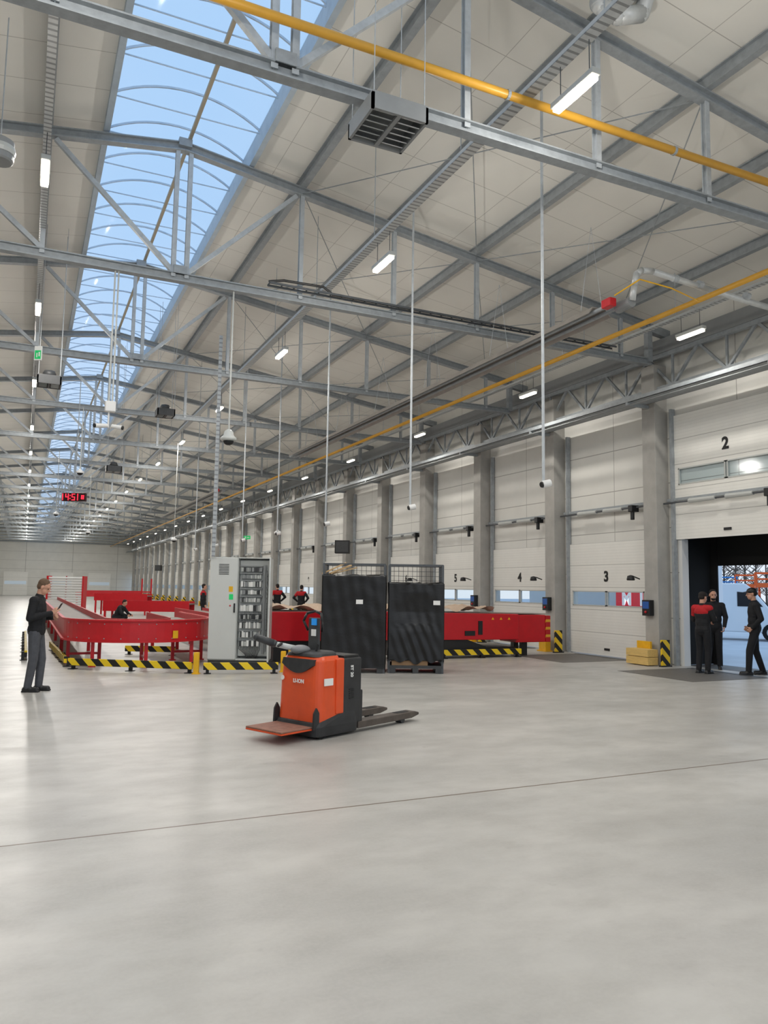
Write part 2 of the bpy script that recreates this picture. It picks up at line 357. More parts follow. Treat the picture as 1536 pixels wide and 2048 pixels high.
person('worker in dark clothes crouching between the red conveyors',at(238,30),Ldir-.2,1.76,
  dict(pelvis=(0,-.1,.45),chest=(0,.1,.72),neck=(0,.2,.9),head=(0,.28,1.03),hp=-25,sr=(.18,.15,.84),sl=(-.18,.15,.84),er=(.24,.3,.62),el=(-.24,.3,.62),wr=(.15,.5,.55),wl=(-.15,.5,.55),
   hr=(.09,-.1,.42),hl=(-.09,-.1,.42),kr=(.14,.3,.5),kl=(-.14,.28,.46),ar=(.12,.05,.09),al=(-.12,-.05,.09)),JBLK,JBLK,HAIRD,.016)
# ------------------------------------------------ building shell
Y0,Y1=-10,117; XW=14.25; XL=-9.6; XR=2.28
st(MB().box(XL-.2,14.5,Y0,Y1+.2,-.1,0).build('floor',FL))
ztop=lambda x:9.88-.143*abs(x-XR)
def deck(a,b,name):
    m=MB(); za,zb=ztop(a)+.3,ztop(b)+.3
    m.add([(a,Y0,za),(b,Y0,zb),(b,Y1,zb),(a,Y1,za),(a,Y0,za+.12),(b,Y0,zb+.12),(b,Y1,zb+.12),(a,Y1,za+.12)],[(0,3,2,1),(4,5,6,7),(0,1,5,4),(1,2,6,5),(2,3,7,6),(3,0,4,7)])
    st(m.build(name,ROOF))
SA,SB=.9,3.55
deck(SB,14.5,'ceiling'); deck(XL-.1,SA,'ceiling_left')
st(MB().box(XL-.2,XL,Y0,Y1,0,8.6).build('wall_left',WALLM))
st(MB().box(XL,14.4,Y1,Y1+.2,0,9.9).build('wall_far',WALLF))
FW=mat('far_window',(185,200,212),.3,emit=.25)
for i,(a,b_) in enumerate(((-2.6,.4),(3.2,6.2),(8.2,11.2))):
    r=empty('door_%d'%(40+i),((a+b_)/2,Y1-.06,0),kind='structure')
    MB().box(-1.5,1.5,0,.05,0,3.2).build('panel',DOORM,r); MB().box(-1.35,1.35,-.02,0,1.5,1.95).build('window',FW,r)
CK=[10.3+4*k for k in range(27)]
m=MB(); m.box(XW,XW+.2,Y0,Y1,3.05,8.5); m.box(XW,XW+.2,Y0,10.75,0,3.05)
for y in CK: m.box(XW,XW+.2,y-.5,y+.5,0,3.05)
st(m.build('wall_right',WALLM))
# skylight
sk=empty('window_1',(0,0,0),kind='structure'); zc=ztop(SA)+.35; AK=.31
def arc(t):
    a=PI*(AK+(1-2*AK)*t); cx=(SA+SB)/2; R=(SB-SA)/2/math.cos(PI*AK); return (cx-R*math.cos(a), zc+.12+R*(math.sin(a)-math.sin(PI*AK)))
n=14; vs=[];fs=[]
for i in range(n+1):
    x,z=arc(i/n); vs+= [(x,Y0,z),(x,Y1,z)]
for i in range(n): fs.append((i*2,i*2+1,i*2+3,i*2+2))
MB().add(vs,fs).build('glazing_sheet',SKYG,sk,smooth=True)
for x in (SA,SB): MB().box(x-.05,x+.05,Y0,Y1,zc-.22,zc+.16).build('curb',SKB,sk)
rib=MB(); pts=[Vector((arc(i/n)[0],0,arc(i/n)[1]-.03)) for i in range(n+1)]
for a,b_ in zip(pts,pts[1:]): rib.bar(a,b_,.035,.03,(0,1,0))
rib.bar((SA,0,zc+.06),(SB,0,zc+.06),.018,.018)
r0=rib.build('arch_rib',RIBM,sk,loc=(0,4,0))
for i in range(1,97):
    c=r0.copy(); c.location=(0,4+1.16*i,0); COL.objects.link(c)
# trusses
NX=[4.6,6.64,8.66,10.7,12.72]; NXa=NX+[2*XR-x for x in NX]
zb=7.35
XE=13.6; XEL=2*XR-XE
def truss(y):
    r=empty('roof_truss',(0,y,0),kind='structure')
    MB().ibar((XR,0,ztop(XR)),(XE,0,ztop(XE)),.15,.15,.02).ibar((XR,0,ztop(XR)),(XEL,0,ztop(XEL)),.15,.15,.02).build('top_chord',STEELD,r)
    MB().ibar((XEL,0,zb),(XE,0,zb),.15,.14,.02).build('bottom_chord',STEELD,r)
    for x in NXa+[XR-.12,XR+.12]: MB().ibar((x,0,zb),(x,0,ztop(x)-.05),.08,.08,.015,(0,1,0)).build('post',STEEL,r)
    for s in (-1,1):
        MB().bar((XR+s*.1,0,zb+.08),(XR+s*2.2,0,ztop(NX[0])-.1),.08,.08).build('diagonal_brace',STEEL,r)
    MB().bar((2*XR-NX[0],0,zb+.08),(2*XR-NX[1],0,ztop(NX[1])-.1),.08,.08).build('diagonal_brace',STEEL,r)
    for z in (zb+.13,ztop(XR)+.06): MB().box(XR-.12,XR+.12,-.09,.09,z-.07,z+.08).build('node_plate',STEELD,r)
    MB().bar((XE,0,zb),(XE,0,ztop(XE)),.14,.14,(0,1,0)).bar((XE,0,ztop(XE)-.05),(XW,0,ztop(XE)-.15),.16,.2).build('end_post',STEELD,r)
    return r
tr=truss(1.6); TY=[1.6,7.7]+[14+6*k for k in range(18)]
for y in TY[1:]: dup(tr,(0,y,0))
for x in NXa:
    z=ztop(x)+.19; st(MB().ibar((x,Y0,z),(x,Y1,z),.12,.2,.015).build('roof_purlin',STEELD))
for i in range(1,9):
    for (a,b_) in ((4.6,8.66),(8.66,12.72)):
        ya,yb=TY[i],TY[i+1]
        st(MB().tube((a,ya,ztop(a)+.02),(b_,yb,ztop(b_)+.02),.01,None,5).tube((b_,ya,ztop(b_)-.02),(a,yb,ztop(a)-.02),.01,None,5).build('bracing_rods',STEELD))
PUR=mat('beige_bar',(170,160,140),.6,.1,.05,3)
st(MB().bar((2.36,Y0,10.05),(2.36,Y1,10.05),.06,.06).build('ridge_bar',PUR))
CXF=13.84
for k,y in enumerate(CK):
    st(MB().box(CXF,XW,y-.22,y+.22,0,7.35).build('concrete_column',CONC,bevel=.012))
g=MB(); gy0=6.72; gy1=7.55; X=13.98
g.bar((X,8,gy0),(X,Y1,gy0),.1,.12); g.bar((X,8,gy1),(X,Y1,gy1),.1,.12)
y=8; up=0
while y<Y1-1:
    g.bar((X,y,gy0 if up else gy1),(X,y+.8,gy1 if up else gy0),.06,.06);
    if up: g.bar((X,y,gy0),(X,y,gy1),.05,.05)
    y+=.8; up=1-up
st(g.build('wall_girder',STEELD))
st(MB().box(13.9,14.24,Y0,Y1,7.6,7.95).build('wall_ledge',GREYM))
# ------------------------------------------------ dock doors
def door_parts(n,near,raise_=0,num=True):
    r=empty('door_%d'%n,(XW-.0,12.3+4*(n-2),0),-PI/2,kind='structure')
    L=MB(); W=1.52; w0,w1,w2=1.33,1.74,1.4
    L.box(-W,W,0,.045,.02,w0); L.box(-W,W,0,.045,w1,3.06); L.box(-W,-w2,0,.045,w0,w1); L.box(w2,W,0,.045,w0,w1)
    L.build('panel',DOORM,r,loc=(0,-.06,raise_))
    Fm=MB();
    for a,b_ in ((-w2,-.02),(.02,w2)):
        Fm.box(a,b_,-.01,.05,w0,w0+.03); Fm.box(a,b_,-.01,.05,w1-.03,w1); Fm.box(a,a+.03,-.01,.05,w0,w1); Fm.box(b_-.03,b_,-.01,.05,w0,w1)
    f=Fm.build('window_frame',GREYP,r,loc=(0,-.06,raise_))
    MB().box(-w2+.02,w2-.02,.015,.025,w0+.02,w1-.02).build('pane',PANE,f)
    for s in (-1,1):
        MB().box(s*1.55-.035,s*1.55+.035,-.14,-.02,0,6.2).build('track',STEELD,r)
    MB().tube((-1.75,-.2,3.88),(1.75,-.2,3.88),.022).build('shaft',DKST,r)
    for a,b_ in ((-.95,-.2),(.1,.8)): MB().tube((a,-.2,3.88),(b_,-.2,3.88),.06,.05).build('torsion_spring',GREYP,r)
    MB().box(-1.75,1.75,-.1,-.02,3.93,4.0).build('lintel_rail',STEELD,r)
    if near:
        mt=MB().box(1.18,1.33,-.36,-.12,3.76,3.93); mt.tube((1.25,-.27,3.78),(1.25,-.27,3.56),.055); mt.build('door_motor',BLACK,r,bevel=.015)
        MB().box(-.1,.1,-.08,-.06,.16+raise_,.22+raise_).build('handle',BLACK,r)
    if num: text(str(n),.38,INK,'number',r,(0,-.068,2.12+raise_),bold=.014)
    return r
for n in range(2,28):
    if n<=9: d_=door_parts(n,True,2.98 if n==2 else 0)
    elif n==10: far0=door_parts(n,False,0,False)
    else:
        c=dup(far0,(XW,12.3+4*(n-2),0)); c.name='door_%d'%n
    if n==2: MB().box(-1.5,-1.4,.0,.2,0,3.0).build('jamb',WHITE,d_)
def arm_lamp(y,lab):
    r=empty('dock_lamp',(CXF-.02,y+.3,2.15),0,lab,'lamp','dock lamps beside the doors')
    MB().path([(.06,-.12,-.1),(-.1,-.12,-.05),(-.3,-.2,-.02)],.015).build('arm',BLACK,r)
    MB().lathe([(.02,.11),(.08,.09),(.1,0),(.09,-.02)],(-.32,-.22,-.12),14).build('lamp_head',BLACK,r,smooth=True)
def ctrl(y,lab):
    r=empty('control_box',(CXF-.02,y,1.35),0,lab,'control box','control boxes on the concrete columns')
    MB().box(-.12,.02,-.13,.13,-.19,.19).build('housing',BLACK,r,bevel=.01); MB().box(-.125,-.12,-.1,.1,-.02,.15).build('front_panel',BLUE,r)
    MB().sph((-.13,0,-.1),.03).build('stop_button',RED,r)
names={0:'nearest column at the right edge',1:'column between doors two and three',2:'column between doors three and four',3:'column between doors four and five',4:'column between doors five and six',5:'column between doors six and seven'}
for k in range(1,6):
    ctrl(CK[k]+.05,'black control box with blue front on the '+names[k])
    arm_lamp(CK[k]+.25,'black swing-arm dock lamp beside the '+names[k])
def guard(y,k):
    near=k in names
    if k==1:
        r=empty('bumper_block',(13.5,y,0),0,'pale yellow wooden bumper block in front of the '+names[k],'bumper')
        MB().box(-.16,.16,-.36,.36,.02,.2).build('lower_beam',YWOOD,r,bevel=.006); MB().box(-.16,.16,-.36,.36,.21,.38).build('upper_beam',YWOOD,r,bevel=.006)
        MB().box(.17,.23,-.1,.34,.0,.55).build('yellow_plate',YEL,r)
    else:
        r=empty('bumper_block',(13.62,y,0),0,'yellow bumper block in front of the '+names[k] if near else 'small yellow bumper block at a far column foot','bumper','yellow bumper blocks' if near else 'far yellow bumper blocks')
        MB().box(-.08,.1,-.18,.14,.0,.4).build('block',YEL,r,bevel=.01); MB().box(-.12,.14,-.22,.18,0,.03).build('foot_plate',YEL,r)
    lab='striped guard board at the foot of the '+names[k] if near else 'black and yellow striped guard board at a far column foot'
    r=empty('hazard_board',(13.7,y-.55,0),0,lab,'guard','striped guard boards' if near else 'far striped guard boards')
    MB().box(-.12,.12,-.03,.03,.0,.62).build('striped_plate',HAZB,r,bevel=.005); MB().box(-.16,.16,-.05,.05,0,.03).build('foot_plate',BLACK,r)
for k,y in enumerate(CK[1:25]): guard(y,k+1)
for n in range(2,8):
    y=12.3+4*(n-2)
    r=empty('dock_leveler_plate',(13.0,y,.001),0,'steel dock leveler plate set in the floor before door %d'%n,'dock leveler','dock leveler plates')
    MB().box(-1.1,1.05,-1.05,1.05,.0,.004).build('plate',LEVEL,r); MB().box(.9,1.05,-1.0,1.0,.004,.01).build('lip',DKST,r)
sh=empty('dock_shelter',(XW+.21,12.3,0),0,'black dock shelter tunnel outside the open door','dock shelter')
for a in (-1.75,1.65): MB().box(0,1.1,a,a+.1,0,3.4).build('side_wall',RUBBER,sh)
MB().box(0,1.1,-1.75,1.75,3.3,3.4).build('roof_panel',RUBBER,sh)
MB().box(1.0,1.04,1.46,1.65,-.2,3.3).build('side_flap',RUBBER,sh); MB().box(1.04,1.08,-1.65,1.65,2.4,3.3).build('top_flap',RUBBER,sh); MB().box(0,1.1,-1.7,1.7,-.2,-.01).build('sill',LEVEL,sh)
# ------------------------------------------------ outdoors
st(MB().box(14.5,140,-60,140,-.3,-.2).build('ground_outside',ASPH))
def van(loc,rz):
    r=empty('delivery_van',loc,rz,'white delivery van parked outside beyond the open dock door','van')
    prof=[(-2.6,.35),(2.55,.35),(2.65,.75),(2.5,1.05),(1.75,1.25),(1.05,2.15),(.8,2.35),(-2.5,2.35),(-2.65,2.2),(-2.65,.5)]
    MB().prism(prof,lambda u,v,w:(u,w,v),-.95,.95).build('body',VANW,r,bevel=.06)
    MB().prism([(1.72,1.3),(1.08,2.1),(1.02,2.1),(1.66,1.28)],lambda u,v,w:(u+.03,w,v+.01),-.82,.82).build('windscreen',VGLS,r)
    for s in (-1,1):
        MB().prism([(.5,1.4),(1.45,1.4),(1.0,1.95),(.5,2.0)],lambda u,v,w:(u,w,v),s*.955,s*.965).build('side_window',VGLS,r)
        for x in (-1.7,1.75):
            MB().tube((x,s*.75,.36),(x,s*.97,.36),.36,None,20).build('wheel',RUBBER,r); MB().tube((x,s*.97,.36),(x,s*.985,.36),.2,None,14).build('hubcap',STEELL,r)
        MB().box(2.4,2.6,s*.75-.15,s*.75+.15,.85,1.0).build('headlight',STEELL,r)
    MB().box(2.55,2.72,-.9,.9,.35,.65).build('bumper',BLACK,r,bevel=.03)
q=gd(1450,1230,33); van((q.x,q.y,-.2),math.radians(-50))
def lift(px,D,m,lab):
    q=gd(px,1170,D); r=empty('scissor_lift',(q.x,q.y,-.2),.7,lab,'lift')
    MB().box(-1.2,1.2,-.6,.6,.3,1.0).build('chassis',m,r,bevel=.03)
    for x in (-.9,.9):
        for s in (-1,1): MB().tube((x,s*.55,.3),(x,s*.7,.3),.3,None,14).build('wheel',RUBBER,r)
    a=MB()
    for k in range(4):
        z=1.0+k*.32
        for s in (-1,1): a.bar((-1,s*.4,z),(1,s*.4,z+.3),.07,.2); a.bar((1,s*.45,z),(-1,s*.45,z+.3),.07,.2)
    a.build('scissor_arms',m,r)
    b_=MB().box(-1.3,1.3,-.65,.65,2.3,2.55)
    for z in (2.8,3.15):
        for s in (-1,1): b_.bar((-1.3,s*.65,z),(1.3,s*.65,z),.06,.06); b_.bar((s*1.3,-.65,z),(s*1.3,.65,z),.06,.06)
    for x in (-1.3,0,1.3):
        for s in (-1,1): b_.bar((x,s*.65,2.4),(x,s*.65,3.15),.06,.06)
    b_.build('platform_cage',m,r)
lift(1456,60,BLL,'blue scissor lift parked far outside, left of the orange lifts'); lift(1492,52,ORL,'orange scissor lift parked outside above the van'); lift(1534,46,ORL,'orange scissor lift at the right edge of the open door')
for i,px in enumerate((1448,1472,1490,1512,1532)):
    q=gd(px,1150,85+3*i); rnd=random.Random(i); r=empty('bare_tree',(q.x,q.y,-.2),0,'leafless tree seen through the open dock door','tree','bare trees beyond the yard')
    MB().tube((0,0,0),(0,0,7),.16,.05,7).build('trunk',BARK,r); t=MB()
    for j in range(40):
        z=1.5+rnd.random()*5; a=rnd.random()*6.28; l=.8+rnd.random()*1.4; e=Vector((math.cos(a)*l,math.sin(a)*l,z+l*.7)); t.tube((0,0,z),e,.05,.02,5)
        t.tube(e*.5+Vector((0,0,z*.5)),e+Vector((rnd.uniform(-.5,.5),rnd.uniform(-.5,.5),.4)),.03,.012,4)
    t.build('branches',BARK,r)
q=gx(1264,1198,17.5)
r=empty('parked_trailer',(18.6,q.y,-.2),0,'white trailer with red emblem panel seen through the window of door 3','trailer')
MB().box(-1.1,1.1,-1.6,5.5,1.0,3.6).build('body',VANW,r,bevel=.03)
LOGO=mat('emblem_red',(228,20,52),.4,emit=.3)  # brightness put in as emission; the emblem panel is no lamp
MB().box(-1.13,-1.1,-.95,.7,1.2,2.4).build('emblem_panel',LOGO,r)
LW=mat('emblem_white',(245,245,248),.5,emit=.3)  # emission lifts the white lettering too, unlit in itself
text('M',.55,LW,'emblem_letter',r,(-1.14,.2,1.69),(PI/2,0,-PI/2),.03); text('1',.55,LW,'emblem_number',r,(-1.14,-.45,1.69),(PI/2,0,-PI/2),.03)
for y in (0,1.2,4.2): MB().tube((-1.0,y,.45),(-.7,y,.45),.45,None,18).build('wheel',RUBBER,r)
# ------------------------------------------------ luminaires and trays
def lum():
    r=empty('ceiling_lamp',(0,0,0),0,'x','lamp')
    MB().box(-.06,.06,-.37,.37,.02,.09).build('housing',GREYP,r,bevel=.01)
    MB().box(-.05,.05,-.34,.34,-.03,.02).build('diffuser',LIT,r,bevel=.012)
    rods(r,[(0,-.25,.09),(0,.25,.09)],.4,.006,DKST,'suspension_wire')
    return r
def mklamp(nm,en,t='AREA'):
    l=bpy.data.lights.new(nm,t); l.energy=en; l.color=(1,.955,.89)
    if t=='AREA': l.shape='RECTANGLE'; l.size=.12; l.size_y=.7
    else: l.shadow_soft_size=.05
    return l
la=mklamp('lamp_light',72); lr=mklamp('lamp_light_right',48); lp=mklamp('roof_fill',92,'POINT')  # point lights added under left and middle fixtures to brighten roof and trusses
YS=[6.5,11.6,17.4,23.9,30.3]+[36.3+6.05*k for k in range(13)]
L0=None
ROWS=(('left',-.05,7.32,-.5),('middle',5.3,7.28,0),('right',12.45,7.15,0))
for nm,x,z,dy in ROWS:
    for i,y in enumerate([-6,.3]+YS):
        y+=dy if i<6 else 0
        if y>5.5:
            ordn=['nearest','second','third','fourth','fifth'][i-2] if i-2<5 else None
            lab=('%s lit lamp from the camera in the %s row of ceiling lamps'%(ordn,nm)) if ordn else 'small far lit lamp in the %s row of ceiling lamps'%nm
            if L0 is None: L0=lum(); o=L0; o.location=(x,y,z); o['label']=lab; o['group']='lamps of the %s ceiling row'%nm
            else:
                o=dup(L0,(x,y,z),0,lab,('lamps of the %s ceiling row'%nm) if ordn else ('far lamps of the %s ceiling row'%nm))
        lo=bpy.data.objects.new('lamp_light',lr if nm=='right' else la); COL.objects.link(lo); lo.location=(x,y,z-.035)
        if nm!='right':
            lo=bpy.data.objects.new('roof_fill',lp); COL.objects.link(lo); lo.location=(x,y,z-.09)
def tray(x,z,w,ya,yb,label,name='cable_tray'):
    r=empty(name,(x,0,z),0,label,'cable tray')
    for s in (-w/2,w/2-.01): MB().box(s,s+.01,ya,yb,0,.06).build('side_rail',STEELL,r)
    MB().box(-w/2,w/2,ya,yb,-.005,.005).build('perforated_floor',PERF,r)
    rods(r,[(0,ya+1+3*i,.02) for i in range(int((min(yb,75)-ya-1)/3))],ztop(x)+.2-z)
tray(-.05,7.78,.1,2,Y1,'galvanised cable tray running above the left lamp row')
tray(5.3,7.8,.16,2,Y1,'perforated cable tray running above the middle lamp row')
tray(12.45,7.6,.1,8,Y1,'slim cable tray above the right lamp row near the dock doors')
r=empty('wall_cable_tray',(13.45,0,6.35),0,'wide cable tray running along the concrete columns above the dock doors','cable tray')
MB().box(-.28,.28,8,Y1,0,.01).box(-.28,-.26,8,Y1,0,.1).box(.26,.28,8,Y1,0,.1).build('tray',STEELD,r)
reps(MB().box(-.3,.4,-.03,.03,-.08,0).build('bracket',STEELD,r),[(0,y,0) for y in CK])
MB().tube((-.33,8,-.1),(-.33,Y1,-.1),.02,None,6).build('conduit',GREYM,r); MB().tube((.1,8,.04),(.1,Y1,.04),.03,None,6).build('cable_bundle',DKGREY,r)
r=empty('cable_ladder',(0,13.75,7.45),0,'black cable ladder lying along the second roof truss','cable ladder')
t=MB().bar((3.9,-.08,0),(12.3,-.08,0),.02,.04).bar((3.9,.08,0),(12.3,.08,0),.02,.04)
x=3.9
while x<12.3: t.bar((x,-.08,0),(x,.08,0),.02,.02); x+=.25
t.build('ladder_rails',DKST,r); MB().path([(3.9,0,.05),(4.2,0,.12),(5.0,0,.14),(5.2,0,.02),(12.2,0,.03)],.025,8).build('cable_bundle',BLACK,r)
pb=gd(426,1120,16.9)
r=empty('cable_drop_post',(pb.x,pb.y,2.36),0,'tall perforated steel cable post rising from the electrical cabinet','cable post')
hh=7.35-2.36; MB().box(-.035,.035,-.02,.02,0,hh).build('rail',mat('perforated_post',(176,182,186),.5,.1,.1,9,lines=(((0,0,1),.1,.035,(140,144,148)),)),r)
MB().tube((.03,.04,0),(.03,.04,hh),.014,None,6).build('cable',DKGREY,r)
r=empty('gas_pipe',(0,7.38,7.72),0,'yellow gas pipe crossing the hall near the first roof truss','pipe')
MB().tube((-3,0,0),(14,0,0),.052,None,14).build('pipe',YPIPE,r,smooth=True)
for x in (1.2,5.0,7.7,11):
    o=MB().lathe([(.06,-.02),(.062,-.015),(.062,.015),(.06,.02)],(0,0,0),12).build('clamp',STEELD,r); o.location=(x,0,0); o.rotation_euler=(0,PI/2,0)
q1=gz(1100,725,7.1)
r=empty('gas_pipe',(q1.x,0,7.1),0,'long yellow gas pipe running down the hall in front of the dock doors','pipe')
MB().tube((0,5,0),(0,Y1,0),.05,None,12).build('pipe',YPIPE,r,smooth=True)
rods(r,[(0,y,0) for y in range(8,80,6)],1.5)
def heater(x,y0,ln,z,lab,det=True):
    r=empty('radiant_heater',(x,y0,z),0,lab,'heater')
    prof=[(-.26,-.08),(-.15,.06),(.15,.06),(.26,-.08),(.24,-.08),(.14,.045),(-.14,.045),(-.24,-.08)]
    MB().prism(prof,lambda u,v,w:(u,w,v),.3,ln).build('reflector_hood',HOOD,r)
    for s in (-1,1): MB().tube((s*.11,0,-.03),(s*.11,ln+.2,-.03),.035).build('radiant_tube',STEELD,r)
    MB().path([(-.11,ln+.2,-.03),(-.07,ln+.32,-.03),(.07,ln+.32,-.03),(.11,ln+.2,-.03)],.035).build('return_bend',STEEL,r)
    MB().box(-.2,-.05,-.2,.03,-.08,.07).build('burner_box',RED,r,bevel=.02)
    MB().tube((.14,-.02,-.02),(.14,-.36,-.02),.1,.09,16).build('fan_housing',GREYM,r)
    reps(MB().path([(-.25,0,-.02),(0,0,1.6),(.25,0,-.02)],.005,4).build('hanger_chain',STEEL,r),[(0,k+.5,.05) for k in range(0,int(ln),3)])
    return r
h0=gz(1222,612,6.7); h1=gz(610,912,6.7)
heater(h0.x,h0.y,min(19,h1.y-h0.y),6.7,'long radiant tube heater with red burner hanging before the dock doors')
heater(h0.x,40,18,6.7,'far radiant tube heater hanging further down the hall')
r=empty('exhaust_pipe',(h0.x,h0.y,6.7),0,'silver flue pipe bending from the heater burner toward the wall','pipe')
MB().path([(.14,-.37,0),(.13,-.44,.25),(.18,-.44,.45),(.33,-.4,.56),(.6,-.38,.6),(2.2,-.3,.55),(4.9,-.2,.5)],.055,14).build('flue',STEELL,r,smooth=True)
for x in (1.1,1.7,2.9,3.7): MB().tube((x,-.36,.585),(x+.1,-.355,.58),.067,None,14).build('joint_collar',STEEL,r)
MB().path([(-.1,-.2,.1),(.1,-.6,.28),(.7,-.7,.2),(1.9,-.2,.35)],.012,6).build('gas_hose',YEL,r)
q=gd(1200,25,9.2)
r=empty('roof_duct',(q.x,q.y,q.z),0,'silver flexible duct under the roof at the top right','duct')
MB().path([(-.1,0,.6),(0,0,.1),(.25,-.05,0),(.6,-.1,.12),(.8,-.1,.7)],.11,14).build('duct',STEELL,r,smooth=True); MB().lathe([(.125,-.06),(.135,0),(.125,.06)],(.0,0,.15),14).build('collar',STEEL,r)
def fan(px,py,D,w,lab,rz=.0,dark=False):
    q=gd(px,py,D); r=empty('air_heater_unit',q,rz,lab,'fan unit'); h=w/2; cm=DKGREY if dark else GREYM
    b_=MB(); b_.box(-h,h,-h,-h+.03,-.08,.1);b_.box(-h,h,h-.03,h,-.08,.1);b_.box(-h,-h+.03,-h,h,-.08,.1);b_.box(h-.03,h,-h,h,-.08,.1);b_.box(-h,h,-h,h,.1,.12); b_.build('casing',cm,r)
    MB().box(-.025,.025,-h+.03,h-.03,-.08,-.05).build('grille_divider',cm,r)
    for sx in (-1,1):
        t=MB()
        for k in range(6):
            y=-h*.9+k*h*.31; t.add([(sx*.04,y,-.08),(sx*(h-.04),y,-.08),(sx*(h-.04),y+h*.24,-.03),(sx*.04,y+h*.24,-.03),(sx*.04,y,-.07),(sx*(h-.04),y,-.07),(sx*(h-.04),y+h*.24,-.02),(sx*.04,y+h*.24,-.02)],[(0,3,2,1),(4,5,6,7),(0,1,5,4),(1,2,6,5),(2,3,7,6),(3,0,4,7)])
        t.build('louver_blades',WHITE if sx>0 else GREYP,r)
    MB().lathe([(h*.55,.12),(h*.57,.2),(h*.45,.26),(h*.15,.28)],(0,0,0),20).build('motor_cover',DKGREY,r,smooth=True)
    rods(r,[(sx*h*.9,s2*h*.9,.12) for sx in (-1,1) for s2 in (-1,1)],ztop(q.x)+.1-q.z,.006)
fan(775,250,8.2,.68,'large grey louvred ceiling fan unit nearest the camera')
fan(98,765,17,.5,'dark ceiling fan unit beside the left lamp row',dark=True)
fan(227,940,26,.5,'small dark ceiling fan unit above the red clock',dark=True)
fan(330,828,22,.5,'dark ceiling fan unit over the middle lamp row',dark=True)
q=gd(0,302,9); r=empty('ceiling_fan',q,0,'round grey ceiling fan drum cut by the left edge','fan unit')
MB().lathe([(.14,-.14),(.16,-.12),(.16,.12),(.1,.16)],(0,0,0),24).build('drum',GREYM,r,smooth=False); MB().lathe([(.17,-.05),(.18,0),(.17,.05)],(0,0,0),24).build('band',GREYP,r); rods(r,[(0,0,.16)],1.6)
def rodcam(x,y,zb_,lab,grp=None):
    r=empty('rod_camera',(x,y,zb_),0,lab,'camera',grp); t=ztop(x)+.1-zb_
    MB().box(-.015,.015,-.015,.015,0,t).build('rod',STEEL,r); MB().tube((-.02,0,.04),(.1,-.02,.07),.055,.055,14).build('camera_body',WHITE,r); MB().tube((-.04,0,.035),(-.02,0,.04),.04,.045,12).build('lens',BLACK,r)
ords=['nearest','second','third','fourth','fifth','sixth','seventh']
for i in range(7):
    q=[(1087,975),(820,1020),(651,1052)]
    if i<3: pos=gx(q[i][0],q[i][1],6.62)
    else: pos=Vector((6.62,pos.y+4,pos.z))
    rodcam(6.62,pos.y,pos.z,'%s steel rod with small white camera hanging from the roof'%ords[i],'rods with white cameras')
q=gy(457,880,14.0)
r=empty('dome_camera',(q.x,q.y,q.z),0,'white dome camera on a long white pole above the cabinet','camera')
MB().tube((0,0,.15),(0,0,7.3-q.z),.016).build('pole',GREYP,r); MB().lathe([(.03,.2),(.08,.16),(.1,.08),(.15,.04),(.15,.0),(.13,-.02)],(0,0,0),20).build('housing',GREYP,r,smooth=True); MB().sph((0,0,-.02),(.1,.1,.08),16,10).build('dome',BLACK,r,smooth=True)
q=gy(221,805,14.0)
r=empty('camera_mast',(q.x,q.y,q.z),0,'twin white hanging poles with junction box and two white cameras','camera')
for s in (-.03,.03): MB().tube((s,0,0),(s,0,7.3-q.z),.014).build('pole',GREYP,r)
MB().box(-.09,.09,-.06,.06,-.17,.02).build('junction_box',WHITE,r,bevel=.02)
MB().tube((-.02,0,-.17),(-.02,0,-.45),.015).build('drop_pole',WHITE,r)
for s in (-1,1):
    o=MB().tube((s*.04,-.02,-.42),(s*.22-.02,-.1,-.45),.035,.042,12).build('camera_body',WHITE,r); MB().tube((s*.22-.02,-.1,-.45),(s*.24-.02,-.11,-.453),.036,.036,12).build('lens',BLACK,o)
def smallcam(px,py,D,lab):
    q=gd(px,py,D); r=empty('ceiling_camera',q,0,lab,'camera')
    MB().tube((0,0,0),(0,0,7.3-q.z),.012).build('pole',GREYP,r); MB().lathe([(.02,.12),(.05,.08),(.12,.03),(.12,-.02)],(0,0,0),14).build('housing',WHITE,r); MB().sph((0,0,-.02),(.09,.09,.07)).build('dome',BLACK,r)
smallcam(176,1065,36,'small white dome camera on a pole right of the red clock'); smallcam(348,1080,30,'small white dome camera on a pole in mid hall')
smallcam(555,1066,26,'white dome camera hanging behind the cabinet'); smallcam(112,1028,32,'small white camera on a pole below the red clock'); smallcam(160,945,24,'small white camera hanging over the red clock')
q=gd(148,994,20)
r=empty('digital_clock',q,-YAW,'red LED digital clock showing 14:51 hanging in the hall','clock')
MB().box(-.32,.31,0,.08,-.11,.11).build('case',mat('clock_case',(48,6,12),.4),r,bevel=.01)
SEG={'1':'bc','4':'fgbc','5':'afgcd','8':'abcdefg'}
def digit(ch,x,z,w,h,mb):
    t=.018; X0,X1=x,x+w;
    D={'a':(X0,X1,z+h/2-t,z+h/2),'g':(X0,X1,z-t/2,z+t/2),'d':(X0,X1,z-h/2,z-h/2+t),'f':(X0,X0+t,z,z+h/2),'b':(X1-t,X1,z,z+h/2),'e':(X0,X0+t,z-h/2,z),'c':(X1-t,X1,z-h/2,z)}
    for s in SEG[ch]: a=D[s]; mb.box(a[0],a[1],-.008,0,a[2],a[3])
for ch,x in (('1',-.37),('4',-.225),('5',-.06),('1',.02)):
    mb=MB(); digit(ch,x,0,.085,.17,mb); mb.build('digit',REDLED,r)
mb=MB(); digit('8',.19,0,.07,.1,mb); mb.build('digit',REDLED,r)
